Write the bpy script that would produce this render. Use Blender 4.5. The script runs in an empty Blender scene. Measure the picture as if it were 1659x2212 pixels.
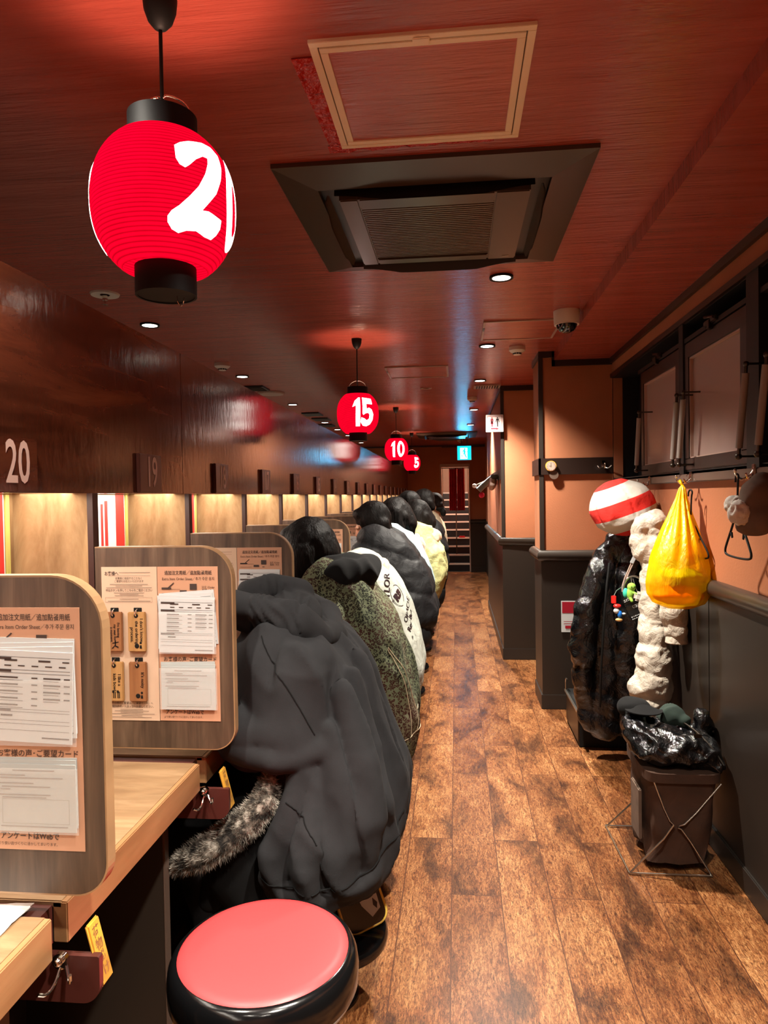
import bpy, bmesh, math, random
from mathutils import Vector, Matrix, Euler, noise
from mathutils.bvhtree import BVHTree
random.seed(7)
SC = bpy.context.scene
COL = SC.collection
PI = math.pi
V = Vector

# ------------------------------------------------------------------ colours and materials
def lin(c):
    return tuple(((x/255)/12.92 if x/255 <= .04045 else ((x/255+.055)/1.055)**2.4) for x in c) + (1.0,)

class NT:
    def __init__(s, name):
        s.m = bpy.data.materials.new(name); s.m.use_nodes = True
        s.n = s.m.node_tree.nodes; s.l = s.m.node_tree.links
        s.b = s.n['Principled BSDF']
    def node(s, t, **k):
        x = s.n.new(t)
        for a, v in k.items():
            if a.startswith('i_'): x.inputs[a[2:].replace('_', ' ')].default_value = v
            else: setattr(x, a, v)
        return x
    def link(s, a, b): s.l.new(a, b)
    def coord(s, scale=(1, 1, 1), loc=(0, 0, 0), rot=(0, 0, 0), kind='Object'):
        t = s.node('ShaderNodeTexCoord'); m = s.node('ShaderNodeMapping')
        m.inputs['Scale'].default_value = scale; m.inputs['Location'].default_value = loc; m.inputs['Rotation'].default_value = rot
        s.link(t.outputs[kind], m.inputs['Vector']); return m.outputs['Vector']
    def noise(s, vec, scale=5, detail=4, rough=.55, dist=0):
        x = s.node('ShaderNodeTexNoise'); x.inputs['Scale'].default_value = scale
        x.inputs['Detail'].default_value = detail; x.inputs['Roughness'].default_value = rough; x.inputs['Distortion'].default_value = dist
        s.link(vec, x.inputs['Vector']); return x.outputs['Fac']
    def ramp(s, fac, stops):
        r = s.node('ShaderNodeValToRGB'); e = r.color_ramp.elements
        while len(e) < len(stops): e.new(.5)
        for i, (p, c) in enumerate(stops):
            e[i].position = p; e[i].color = lin(c) if len(c) == 3 else c
        s.link(fac, r.inputs['Fac']); return r.outputs['Color']
    def bump(s, h, strength=.3, dist=.01):
        b = s.node('ShaderNodeBump'); b.inputs['Strength'].default_value = strength; b.inputs['Distance'].default_value = dist
        s.link(h, b.inputs['Height']); s.link(b.outputs['Normal'], s.b.inputs['Normal'])
    def mix(s, fac, a, b, mode='MIX'):
        m = s.node('ShaderNodeMix'); m.data_type = 'RGBA'; m.blend_type = mode
        for sock, v in ((m.inputs[0], fac), (m.inputs[6], a), (m.inputs[7], b)):
            if hasattr(v, 'links') or hasattr(v, 'is_linked'): s.link(v, sock)
            else: sock.default_value = v if not isinstance(v, tuple) or len(v) == 4 else lin(v)
        return m.outputs[2]
    def math(s, op, a, b=0.0):
        m = s.node('ShaderNodeMath', operation=op)
        for sock, v in ((m.inputs[0], a), (m.inputs[1], b)):
            if hasattr(v, 'is_linked'): s.link(v, sock)
            else: sock.default_value = v
        return m.outputs[0]

def simple(name, c, rough=.6, metal=0, bump=None, spec=.5, coat=0, var=0, sheen=0, trans=0, alpha=1):
    t = NT(name); b = t.b
    b.inputs['Base Color'].default_value = lin(c); b.inputs['Roughness'].default_value = rough
    b.inputs['Metallic'].default_value = metal; b.inputs['Specular IOR Level'].default_value = spec
    b.inputs['Coat Weight'].default_value = coat; b.inputs['Sheen Weight'].default_value = sheen
    b.inputs['Transmission Weight'].default_value = trans; b.inputs['Alpha'].default_value = alpha
    if var:
        v = t.coord(); n = t.noise(v, 9, 3)
        lo = tuple(max(0, x*(1-var)) for x in c); hi = tuple(min(255, x*(1+var)) for x in c)
        t.link(t.ramp(n, [(.3, lo), (.7, hi)]), b.inputs['Base Color'])
    if bump:
        v = t.coord(); n = t.noise(v, bump[0], 3); t.bump(n, bump[1], bump[2] if len(bump) > 2 else .005)
    return t.m

def emit(name, c, strength, base=None):
    t = NT(name); b = t.b
    b.inputs['Base Color'].default_value = lin(base or c); b.inputs['Roughness'].default_value = .6
    b.inputs['Emission Color'].default_value = lin(c); b.inputs['Emission Strength'].default_value = strength
    return t.m

def matte(m):
    b = m.node_tree.nodes['Principled BSDF']; b.inputs['Specular IOR Level'].default_value = 0; b.inputs['Roughness'].default_value = 1; return m

def wood(name, c1, c2, c3, stretch=(1, 1, .12), scale=14, rough=.45, spec=.5, figure=.5, bump=.08, fig2=True):
    t = NT(name); v = t.coord(stretch)
    a = t.noise(v, scale, 8, .65, .6)
    w = t.noise(t.coord(tuple(x*.5 + .1 for x in stretch), loc=(3, 1, 2)), scale*.6, 3, .5, 2.0)
    col = t.ramp(a, [(.28, c1), (.5, c2), (.72, c3)])
    dark = t.ramp(w, [(.35, tuple(x*.78 for x in c2)), (.65, (255, 255, 255))])
    t.link(t.mix(figure, col, dark, 'MULTIPLY'), t.b.inputs['Base Color'])
    t.b.inputs['Roughness'].default_value = rough; t.b.inputs['Specular IOR Level'].default_value = spec
    t.bump(a, bump, .004)
    return t.m

# lacquered ceiling board, brushed sideways
def ceiling_mat(name, c1, c2):
    t = NT(name)
    a = t.noise(t.coord((.5, 7, 1)), 2.6, 5, .6, .3)
    b = t.noise(t.coord((1.2, 1.2, 1)), .8, 3)
    c = t.ramp(a, [(.25, c1), (.75, c2)])
    t.link(t.mix(.35, c, t.ramp(b, [(.1, tuple(x*.6 for x in c1)), (.9, c2)])), t.b.inputs['Base Color'])
    t.b.inputs['Roughness'].default_value = .26
    t.b.inputs['Specular IOR Level'].default_value = .6
    t.bump(t.noise(t.coord((.8, 9, 1)), 7, 4, .6), .6, .008)
    return t.m

def beam_mat():
    t = NT('varnished dark walnut board')
    a = t.noise(t.coord((1, .35, 2.6)), 5, 8, .62, .7)
    w = t.noise(t.coord((1, .25, 1.2)), 3, 3, .5, 1.5)
    c = t.ramp(a, [(.3, (62, 30, 20)), (.5, (94, 48, 31)), (.7, (122, 70, 44))])
    t.link(t.mix(.6, c, t.ramp(w, [(.35, (120, 100, 90)), (.62, (255, 255, 255))]), 'MULTIPLY'), t.b.inputs['Base Color'])
    t.b.inputs['Roughness'].default_value = .15; t.b.inputs['Specular IOR Level'].default_value = .9
    t.bump(t.noise(t.coord((1, 2.2, 1)), 14, 3, .6), .16, .004)
    return t.m

def floor_mat():
    t = NT('distressed plank vinyl')
    tc = t.coord((1, 1, 1), rot=(0, 0, PI/2), loc=(0.0, .026, 0))
    br = t.node('ShaderNodeTexBrick'); br.offset = .37; br.offset_frequency = 2; br.squash = 1
    t.link(tc, br.inputs['Vector'])
    br.inputs['Scale'].default_value = 1; br.inputs['Brick Width'].default_value = 1.15; br.inputs['Row Height'].default_value = .18
    br.inputs['Mortar Size'].default_value = .0018; br.inputs['Mortar Smooth'].default_value = .0; br.inputs['Bias'].default_value = 0
    br.inputs['Color1'].default_value = (0, 0, 0, 1); br.inputs['Color2'].default_value = (1, 1, 1, 1); br.inputs['Mortar'].default_value = (.5, .5, .5, 1)
    sep = t.node('ShaderNodeSeparateColor'); t.link(br.outputs['Color'], sep.inputs['Color'])
    rnd = sep.outputs[0]
    # shift the grain per plank
    cmb = t.node('ShaderNodeCombineXYZ'); t.link(t.math('MULTIPLY', rnd, 17.0), cmb.inputs[0]); t.link(t.math('MULTIPLY', rnd, 31.0), cmb.inputs[1])
    add = t.node('ShaderNodeVectorMath', operation='ADD'); t.link(t.coord(), add.inputs[0]); t.link(cmb.outputs[0], add.inputs[1])
    def mapped(sc):
        m = t.node('ShaderNodeMapping'); m.inputs['Scale'].default_value = sc; t.link(add.outputs[0], m.inputs['Vector']); return m.outputs[0]
    grain = t.noise(mapped((9, 1.6, 1)), 13, 6, .7, 1.2)
    fine = t.noise(mapped((6, 1.8, 1)), 26, 4, .75, 1.8)
    blot = t.noise(mapped((2.0, .8, 1)), 3.2, 5, .6, .6)
    c = t.ramp(grain, [(.3, (78, 46, 30)), (.44, (138, 90, 56)), (.56, (176, 128, 84)), (.72, (206, 166, 118))])
    f = t.ramp(fine, [(.38, (86, 50, 34)), (.52, (255, 255, 255))])
    c = t.mix(.8, c, f, 'MULTIPLY')
    d = t.ramp(blot, [(.36, (104, 80, 66)), (.5, (222, 204, 190)), (.62, (255, 255, 255))])
    c = t.mix(.85, c, d, 'MULTIPLY')
    tint = t.ramp(rnd, [(0, (205, 190, 180)), (1, (255, 250, 240))])
    c = t.mix(1.0, c, tint, 'MULTIPLY')
    c = t.mix(br.outputs['Fac'], c, (54, 26, 14, 255)[:3] and lin((70, 38, 22)))
    t.link(c, t.b.inputs['Base Color'])
    t.b.inputs['Roughness'].default_value = .3; t.b.inputs['Specular IOR Level'].default_value = .5
    t.bump(fine, .12, .002)
    return t.m

def lantern_paper():
    t = NT('lit red lantern paper'); matte(t.m)
    sp = t.node('ShaderNodeSeparateXYZ'); t.link(t.coord(), sp.inputs[0])
    w = t.math('ABSOLUTE', t.math('SINE', t.math('MULTIPLY', sp.outputs[2], PI*34/.236)))
    st = t.math('ADD', t.math('MULTIPLY', w, .55), .34)
    n = t.noise(t.coord(), 30, 4)
    t.b.inputs['Base Color'].default_value = lin((30, 0, 4)); t.b.inputs['Emission Color'].default_value = lin((255, 2, 38))
    t.link(t.math('MULTIPLY', st, t.math('ADD', t.math('MULTIPLY', n, .4), .8)), t.b.inputs['Emission Strength'])
    return t.m

def leopard_cloth():
    t = NT('faded leopard print twill')
    v = t.coord()
    ns = t.node('ShaderNodeTexNoise'); ns.inputs['Scale'].default_value = 30; t.link(v, ns.inputs['Vector'])
    ad = t.node('ShaderNodeMix'); ad.data_type = 'VECTOR'; ad.inputs[0].default_value = .018
    t.link(v, ad.inputs[4]); t.link(ns.outputs['Color'], ad.inputs[5])
    vo = t.node('ShaderNodeTexVoronoi'); vo.inputs['Scale'].default_value = 105; t.link(ad.outputs[1], vo.inputs['Vector'])
    br = t.noise(v, 90, 2)
    ring = t.ramp(t.math('ADD', vo.outputs['Distance'], t.math('MULTIPLY', t.math('SUBTRACT', br, .5), .35)),
                  [(.2, (255, 255, 255)), (.26, (0, 0, 0)), (.5, (0, 0, 0)), (.56, (255, 255, 255))])
    base = t.ramp(t.noise(v, 4, 4), [(.3, (66, 72, 54)), (.5, (98, 104, 80)), (.7, (118, 100, 82))])
    sp = t.ramp(t.noise(v, 5, 3), [(.4, (26, 28, 20)), (.6, (60, 30, 24))])
    t.link(t.mix(ring, sp, base), t.b.inputs['Base Color'])
    t.b.inputs['Roughness'].default_value = .9; t.b.inputs['Specular IOR Level'].default_value = .2
    t.bump(t.noise(v, 60, 3), .25, .003)
    return t.m

def cloth(name, c, rough=.9, fine=260, var=.08, bstr=.2, wr=None):
    t = NT(name); v = t.coord()
    n = t.noise(v, fine, 2); w = t.noise(v, 14, 4)
    lo = tuple(x*(1-var) for x in c); hi = tuple(min(255, x*(1+var)) for x in c)
    t.link(t.ramp(w, [(.35, lo), (.65, hi)]), t.b.inputs['Base Color'])
    t.b.inputs['Roughness'].default_value = rough; t.b.inputs['Specular IOR Level'].default_value = .3
    if wr:
        n2 = t.noise(t.coord(wr[1] if len(wr) > 1 else (1, 1, 1)), wr[0], 5, .6, 1.2); t.bump(n2, bstr, .012)
    else: t.bump(n, bstr, .001)
    return t.m

def glossy_nylon(name, c, rough=.22, s=26, strength=.7, var=.1, spec=.6):
    t = NT(name); v = t.coord()
    a = t.noise(v, s, 5, .6, 1.6)
    t.b.inputs['Base Color'].default_value = lin(c)
    t.b.inputs['Roughness'].default_value = rough; t.b.inputs['Specular IOR Level'].default_value = spec
    t.bump(a, strength, .014)
    return t.m

def hair_mat(name, c):
    t = NT(name); v = t.coord((1, 1, .25))
    n = t.noise(v, 130, 3, .6)
    t.link(t.ramp(n, [(.3, tuple(x*.45 for x in c)), (.7, tuple(min(255, x*1.5) for x in c))]), t.b.inputs['Base Color'])
    t.b.inputs['Roughness'].default_value = .55; t.b.inputs['Specular IOR Level'].default_value = .12
    t.bump(n, .9, .004)
    return t.m

def plaster(name, c):
    t = NT(name); v = t.coord()
    t.link(t.ramp(t.noise(v, 2.2, 5), [(.3, tuple(x*.93 for x in c)), (.7, c)]), t.b.inputs['Base Color'])
    t.b.inputs['Roughness'].default_value = .62; t.b.inputs['Specular IOR Level'].default_value = .35
    t.bump(t.noise(v, 120, 3), .25, .003)
    return t.m

def fur_mat():
    t = NT('grey leopard faux fur'); v = t.coord()
    t.link(t.ramp(t.noise(v, 38, 3, .6), [(.38, (34, 30, 26)), (.5, (96, 88, 78)), (.62, (176, 168, 156))]), t.b.inputs['Base Color'])
    t.b.inputs['Roughness'].default_value = .9
    return t.m

def bag_mat():
    t = NT('thin yellow carrier plastic'); v = t.coord((1, 1, .22))
    n = t.noise(v, 22, 5, .6, 1.0)
    for nd in (): pass
    t.b.inputs['Base Color'].default_value = lin((255, 214, 6))
    t.b.inputs['Roughness'].default_value = .3; t.b.inputs['Specular IOR Level'].default_value = .5
    t.bump(n, .8, .012)
    tr = t.node('ShaderNodeBsdfTransparent'); tr.inputs['Color'].default_value = lin((255, 226, 70))
    tl = t.node('ShaderNodeBsdfTranslucent'); tl.inputs['Color'].default_value = lin((255, 214, 10))
    m1 = t.node('ShaderNodeMixShader'); m1.inputs[0].default_value = .3; t.link(t.b.outputs[0], m1.inputs[1]); t.link(tl.outputs[0], m1.inputs[2])
    m2 = t.node('ShaderNodeMixShader')
    sp = t.node('ShaderNodeSeparateXYZ'); tc = t.node('ShaderNodeTexCoord'); t.link(tc.outputs['Generated'], sp.inputs[0])
    f = t.ramp(sp.outputs[2], [(.1, (.6, .6, .6, 1)), (.5, (.45, .45, .45, 1)), (.75, (.08, .08, .08, 1))])
    t.link(f, m2.inputs[0]); t.link(m1.outputs[0], m2.inputs[1]); t.link(tr.outputs[0], m2.inputs[2])
    t.link(m2.outputs[0], t.n['Material Output'].inputs['Surface'])
    return t.m

M = dict(
 ceiling=ceiling_mat('red lacquered ceiling board', (150, 58, 48), (186, 88, 74)),
 hatchpanel=ceiling_mat('red lacquered hatch board', (170, 76, 62), (198, 102, 84)),
 beam=beam_mat(), floor=floor_mat(),
 orange=plaster('orange wall plaster', (172, 108, 74)),
 wains=simple('dark brown gloss wainscot', (38, 31, 26), .38, bump=(3, .12, .01)),
 palebounce=simple('pale kitchen bounce surface', (190, 180, 168), .6),  # unseen kitchen surfaces, kept pale to bounce light up to the ceiling
 darktrim=simple('black brown trim paint', (36, 24, 19), .35),
 rail=simple('dark rubber rail', (46, 40, 35), .32),
 skirt=simple('black brown skirting', (38, 32, 28), .4),
 part=wood('grey brown walnut laminate', (66, 48, 36), (90, 69, 53), (112, 90, 71), (1.8, 1, .1), 22, .5, figure=.5),
 partedge=simple('pale brown edge band', (140, 108, 76), .45, var=.1),
 post=simple('dark red brown hinge post', (52, 26, 20), .45),
 bpanel=wood('figured pale wood panel', (124, 92, 60), (160, 128, 90), (188, 156, 116), (1.2, 1, .3), 11, .75, spec=.2, figure=.4),
 counter=wood('light oak worktop', (122, 92, 64), (146, 116, 84), (168, 138, 104), (.35, 1.8, 1), 12, .38, figure=.3),
 counteredge=wood('tan oak counter edge', (128, 88, 54), (148, 106, 68), (164, 122, 82), (1, .15, 1), 10, .45, figure=.2),
 under=simple('dark under-counter board', (40, 31, 24), .5, bump=(5, .1)),
 darkred=simple('dark red brown board', (70, 30, 24), .45),
 black=simple('black satin', (14, 14, 14), .6, spec=.25),
 blackgloss=simple('black gloss vinyl', (10, 10, 11), .16, bump=(30, .06)),
 metal=simple('brushed steel', (190, 186, 178), .28, 1),
 chrome=simple('chrome', (225, 222, 215), .12, 1),
 darkmetal=simple('dark metal', (70, 64, 58), .35, 1),
 redseat=simple('coral red vinyl', (232, 62, 64), .4, bump=(60, .05), spec=.3),
 number=simple('pale pink number paint', (226, 200, 188), .5),
 plate=simple('dark brown number plate', (84, 48, 40), .3),
 beige=simple('beige enamel frame', (238, 226, 202), .4),
 beigedark=simple('beige shadow gap', (96, 74, 54), .6),
 white=simple('white plastic', (214, 206, 196), .4),
 greyframe=simple('grey metal frame', (176, 150, 138), .35),
 acb=simple('dark brown appliance plastic', (70, 60, 51), .32, bump=(4, .04)),
 acd=simple('black louvre plastic', (18, 16, 15), .45),
 acl=simple('grey brown louvre flap', (92, 80, 70), .35),
 paper=simple('white paper', (188, 190, 190), .6),
 paper2=simple('grey white paper', (166, 170, 168), .6),
 ink=simple('black brown print', (56, 40, 34), .7),
 inkgrey=simple('grey print', (120, 112, 106), .7),
 cardpeach=simple('peach card', (186, 140, 112), .4),
 cardpale=simple('pale peach card', (196, 168, 144), .4),
 pocket=simple('clear plastic pocket', (230, 228, 224), .08, alpha=.16, spec=.8),
 tagwood=wood('light tag wood', (150, 108, 62), (168, 126, 76), (184, 142, 90), (1, 1, .1), 30, .5, figure=.2),
 tagdark=wood('darker tag wood', (124, 78, 46), (140, 92, 56), (156, 106, 66), (1, 1, .1), 30, .5, figure=.2),
 tagyellow=simple('yellow varnished tag', (188, 140, 54), .4, var=.25),
 tissue=cloth('white tissue', (238, 236, 232), .9),
 postred=simple('red poster print', (214, 52, 48), .45),
 postwhite=simple('white poster', (246, 238, 230), .45),
 postgreen=simple('yellow green strip', (198, 190, 104), .4),
 winpane=simple('smoked window pane', (156, 134, 126), .3, spec=.6),
 winframe=simple('dark window frame', (44, 34, 30), .35),
 reveal=simple('black window reveal', (12, 11, 12), .5),
 rod=simple('grey foam grip', (132, 122, 116), .7),
 hookboard=simple('brown hook board', (92, 74, 64), .35),
 skin=simple('skin', (214, 160, 130), .5, var=.06),
 hair=hair_mat('black hair', (15, 12, 11)),
 hairbrown=hair_mat('dark brown hair', (28, 18, 14)),
 hoodie=cloth('black washed fleece', (36, 36, 38), .95, bstr=.25),
 blackcloth=cloth('black cloth', (10, 10, 11), .95),
 trousers=cloth('black trouser cloth', (16, 16, 18), .9),
 leopard=leopard_cloth(),
 whitejacket=cloth('white jacket nylon', (150, 152, 143), .6, wr=(22,), bstr=.4),
 creamcloth=cloth('cream fleece', (196, 180, 152), .95),
 puffblack=glossy_nylon('matt black down nylon', (17, 17, 19), .6, 20, .3, spec=.2),
 puffgloss=glossy_nylon('glossy black down nylon', (10, 10, 12), .14, 13, .8),
 puffcream=glossy_nylon('cream down nylon', (184, 172, 156), .5, 24, .6),
 puffblue=cloth('pale blue nylon', (140, 160, 164), .6, wr=(26,), bstr=.6),
 yellowjacket=cloth('pale yellow nylon', (164, 162, 112), .6, wr=(24,), bstr=.7),
 beigescarf=cloth('beige knit', (196, 168, 146), .95, wr=(60,), bstr=.5),
 redcloth=cloth('red cloth', (170, 26, 34), .8),
 fur=fur_mat(), bag=bag_mat(),
 plushred=cloth('red plush', (226, 44, 36), .9, var=.03),
 plushwhite=cloth('white plush', (204, 198, 188), .9, var=.03, wr=(18,), bstr=.5),
 curtain=cloth('red curtain cloth', (160, 22, 30), .85, wr=(8, (3, 1, .2)), bstr=.3),
 stair=simple('black stair riser', (22, 22, 24), .5),
 nosing=simple('white stair nosing', (224, 216, 206), .5),
 stonepale=simple('pale stairwell wall', (206, 170, 146), .6),
 lampred=lantern_paper(),
 lampwhite=emit('lit white lantern paper', (255, 244, 232), 3.2),
 lampdisc=emit('downlight lens', (255, 240, 222), 9),
 ledstrip=emit('led strip', (255, 238, 214), 10),
 exitc=emit('exit sign cyan', (10, 190, 235), 1.3),
 exitw=emit('exit sign white', (225, 255, 255), 1.8),
 brownfabric=cloth('brown cotton canvas', (64, 43, 32), .8, wr=(9,), bstr=.4),
 signwhite=simple('white sign board', (206, 188, 182), .35),
 signred=simple('dark red print', (150, 24, 40), .4),
 signblack=simple('black print', (30, 18, 24), .4),
 tapered=simple('glossy red tape', (186, 34, 24), .16, bump=(40, .9, .02)),
 glassdark=simple('black glass dome', (12, 12, 12), .05, spec=.8),
 green=cloth('green plush', (150, 200, 80), .9), teal=cloth('teal plush', (60, 190, 160), .9),
 orangef=simple('orange fruit bag', (240, 110, 30), .5, var=.1), limef=simple('lime wrap', (160, 190, 40), .5, var=.15),
 blue=simple('blue plastic', (20, 110, 210), .35), redp=simple('red plastic', (220, 40, 34), .3), tan=simple('tan plastic', (196, 150, 90), .5),
 bagbrown=simple('dark brown patent', (34, 18, 12), .16), piping=simple('yellow piping', (222, 190, 84), .3),
 bagpattern=simple('pale blue print', (190, 200, 222), .4), greytan=cloth('taupe cloth', (96, 78, 66), .9),
)

# ------------------------------------------------------------------ mesh building
class MB:
    def __init__(s): s.v = []; s.f = []; s.mi = []
    def add(s, vs, fs, mi=0, T=None):
        n = len(s.v)
        s.v += [T @ V(p) for p in vs] if T is not None else [V(p) for p in vs]
        s.f += [tuple(i+n for i in f) for f in fs]; s.mi += [mi]*len(fs); return s
    def box(s, lo, hi, mi=0, bev=0, T=None):
        if bev:
            bm = bmesh.new(); bmesh.ops.create_cube(bm, size=1)
            c = [(a+b)/2 for a, b in zip(lo, hi)]; d = [abs(b-a) for a, b in zip(lo, hi)]
            for v in bm.verts: v.co = V((c[i]+v.co[i]*d[i] for i in range(3)))
            bmesh.ops.bevel(bm, geom=list(bm.edges), offset=min(bev, min(d)*.45), segments=2, affect='EDGES')
            return s.bm(bm, mi, T)
        x0, y0, z0 = lo; x1, y1, z1 = hi
        return s.add([(x0, y0, z0), (x1, y0, z0), (x1, y1, z0), (x0, y1, z0), (x0, y0, z1), (x1, y0, z1), (x1, y1, z1), (x0, y1, z1)],
                     [(3, 2, 1, 0), (4, 5, 6, 7), (0, 1, 5, 4), (1, 2, 6, 5), (2, 3, 7, 6), (3, 0, 4, 7)], mi, T)
    def bm(s, bm, mi=0, T=None):
        bm.verts.index_update()
        s.add([v.co.copy() for v in bm.verts], [tuple(v.index for v in f.verts) for f in bm.faces], mi, T); bm.free(); return s
    def prism(s, poly, h0, h1, mi=0, T=None):
        # poly in XY, extruded along Z (counter-clockwise poly)
        n = len(poly)
        vs = [(x, y, h0) for x, y in poly] + [(x, y, h1) for x, y in poly]
        fs = [tuple(range(n-1, -1, -1)), tuple(range(n, 2*n))] + [(i, (i+1) % n, (i+1) % n+n, i+n) for i in range(n)]
        return s.add(vs, fs, mi, T)
    def lathe(s, prof, n=32, mi=0, T=None, close=True):
        vs = []; fs = []
        for r, z in prof:
            for k in range(n): a = 2*PI*k/n; vs.append((r*math.cos(a), r*math.sin(a), z))
        for j in range(len(prof)-1):
            for k in range(n):
                k2 = (k+1) % n; fs.append((j*n+k, j*n+k2, (j+1)*n+k2, (j+1)*n+k))
        if close:
            fs.append(tuple(range(n-1, -1, -1))); m = (len(prof)-1)*n; fs.append(tuple(range(m, m+n)))
        return s.add(vs, fs, mi, T)
    def cyl(s, p0, p1, r0, r1=None, n=20, mi=0):
        p0, p1 = V(p0), V(p1); d = p1-p0; L = d.length
        T = Matrix.Translation(p0) @ d.to_track_quat('Z', 'Y').to_matrix().to_4x4()
        return s.lathe([(r0, 0), (r1 if r1 is not None else r0, L)], n, mi, T)
    def tube(s, pts, r, n=10, mi=0, smooth=0, closed=False):
        pts = [V(p) for p in pts]
        for _ in range(smooth):
            q = [pts[0]]
            for a, b in zip(pts, pts[1:]): q += [a*.75+b*.25, a*.25+b*.75]
            q.append(pts[-1]); pts = q
        m = len(pts); rs = r if isinstance(r, (list, tuple)) else None
        vs = []; fs = []; up = V((0, 0, 1)); prev = None
        for i, p in enumerate(pts):
            a = pts[i-1] if i or closed else p; b = pts[(i+1) % m] if i < m-1 or closed else p
            t = (b-a).normalized()
            if prev is None:
                x = t.orthogonal().normalized()
            else:
                x = (prev - t*prev.dot(t)).normalized()
            prev = x; y = t.cross(x)
            rr = r
            if rs: u = i/(m-1)*(len(rs)-1); k = min(int(u), len(rs)-2); rr = rs[k]+(rs[k+1]-rs[k])*(u-k)
            for k in range(n):
                g = 2*PI*k/n; vs.append(p + x*rr*math.cos(g) + y*rr*math.sin(g))
        for i in range(m if closed else m-1):
            i2 = (i+1) % m
            for k in range(n): fs.append((i*n+k, i*n+(k+1) % n, i2*n+(k+1) % n, i2*n+k))
        if not closed: fs += [tuple(range(n-1, -1, -1)), tuple(range((m-1)*n, m*n))]
        return s.add(vs, fs, mi)
    def ball(s, c, r, n=20, m=12, mi=0, T=None):
        if not isinstance(r, (tuple, list)): r = (r, r, r)
        vs = [(0, 0, -1)]; fs = []
        for j in range(1, m):
            a = -PI/2+PI*j/m
            for k in range(n): b = 2*PI*k/n; vs.append((math.cos(a)*math.cos(b), math.cos(a)*math.sin(b), math.sin(a)))
        vs.append((0, 0, 1))
        for k in range(n): fs.append((0, 1+(k+1) % n, 1+k)); fs.append((len(vs)-1, 1+(m-2)*n+k, 1+(m-2)*n+(k+1) % n))
        for j in range(m-2):
            for k in range(n): fs.append((1+j*n+k, 1+j*n+(k+1) % n, 1+(j+1)*n+(k+1) % n, 1+(j+1)*n+k))
        A = Matrix.Translation(V(c)) @ (T or Matrix()) @ Matrix.Diagonal((r[0], r[1], r[2], 1))
        return s.add(vs, fs, mi, A)
    def text(s, body, size, T, mi=0, fat=0, width=None, align='CENTER', thick=0, spacing=1, line=1):
        vs, fs = text_geo(body, size, fat, align, spacing, line)
        if width:
            xs = [p[0] for p in vs]; w = max(xs)-min(xs)
            if w > 0: vs = [(p[0]*width/w, p[1], p[2]) for p in vs]
        return s.add(vs, fs, mi, T)
    def build(s, name, mats, parent=None, local=False, smooth=False, angle=40, origin=None, solid=None):
        if not isinstance(mats, (list, tuple)): mats = [mats]
        me = bpy.data.meshes.new(name)
        off = V((0, 0, 0))
        if parent is not None and not local: off = WL[parent.name]
        if parent is None and s.v:
            if origin is None:
                xs = [p.x for p in s.v]; ys = [p.y for p in s.v]; zs = [p.z for p in s.v]
                origin = V(((min(xs)+max(xs))/2, (min(ys)+max(ys))/2, min(zs)))
            off = V(origin)
        me.from_pydata([tuple(p-off) for p in s.v], [], s.f)
        for m in mats: me.materials.append(m)
        if len(mats) > 1: me.polygons.foreach_set('material_index', s.mi)
        me.update()
        if smooth:
            me.shade_smooth()
            if angle: me.set_sharp_from_angle(angle=math.radians(angle))
        o = bpy.data.objects.new(name, me); COL.objects.link(o)
        if parent is not None: o.parent = parent; WL[o.name] = WL[parent.name]
        else: o.location = off; WL[o.name] = off.copy()
        return o

WL = {}
_tg = {}
def text_geo(body, size, fat=0, align='CENTER', spacing=1, line=1):
    k = (body, size, fat, align, spacing, line)
    if k in _tg: return _tg[k]
    cu = bpy.data.curves.new('t', 'FONT'); cu.body = body; cu.size = size; cu.align_x = align; cu.align_y = 'CENTER'
    cu.resolution_u = 3; cu.offset = fat; cu.space_character = spacing; cu.space_line = line
    ob = bpy.data.objects.new('t', cu); COL.objects.link(ob)
    dg = bpy.context.evaluated_depsgraph_get(); me = bpy.data.meshes.new_from_object(ob.evaluated_get(dg))
    r = ([tuple(v.co) for v in me.vertices], [tuple(p.vertices) for p in me.polygons])
    bpy.data.objects.remove(ob); bpy.data.curves.remove(cu); bpy.data.meshes.remove(me)
    _tg[k] = r; return r

def frame(o, u, v):
    """matrix: local x->u, y->v, z->u x v, at o"""
    u = V(u).normalized(); v = V(v).normalized(); w = u.cross(v)
    m = Matrix.Identity(4)
    for i in range(3): m[i][0] = u[i]; m[i][1] = v[i]; m[i][2] = w[i]; m[i][3] = o[i]
    return m

def bars(mb, rects, T, z=.0006, mi=0):
    for x0, y0, x1, y1 in rects: mb.add([(x0, y0, z), (x1, y0, z), (x1, y1, z), (x0, y1, z)], [(0, 1, 2, 3)], mi, T)

def tag(o, label, cat, group=None):
    o['label'] = label; o['category'] = cat
    if group: o['group'] = group
    return o
def struct(o): o['kind'] = 'structure'; return o
def thing(name, label, cat, loc, group=None):
    o = bpy.data.objects.new(name, None); COL.objects.link(o); o.location = loc; o.empty_display_size = .05
    WL[o.name] = V(loc); return tag(o, label, cat, group)
def copy_tree(o, loc, label=None, parent=None):
    c = o.copy(); COL.objects.link(c)
    if parent is None:
        c.location = loc
        WL[c.name] = V(loc)
        if label: c['label'] = label
    else: c.parent = parent
    for ch in list(o.children): copy_tree(ch, None, None, c)
    return c

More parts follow.
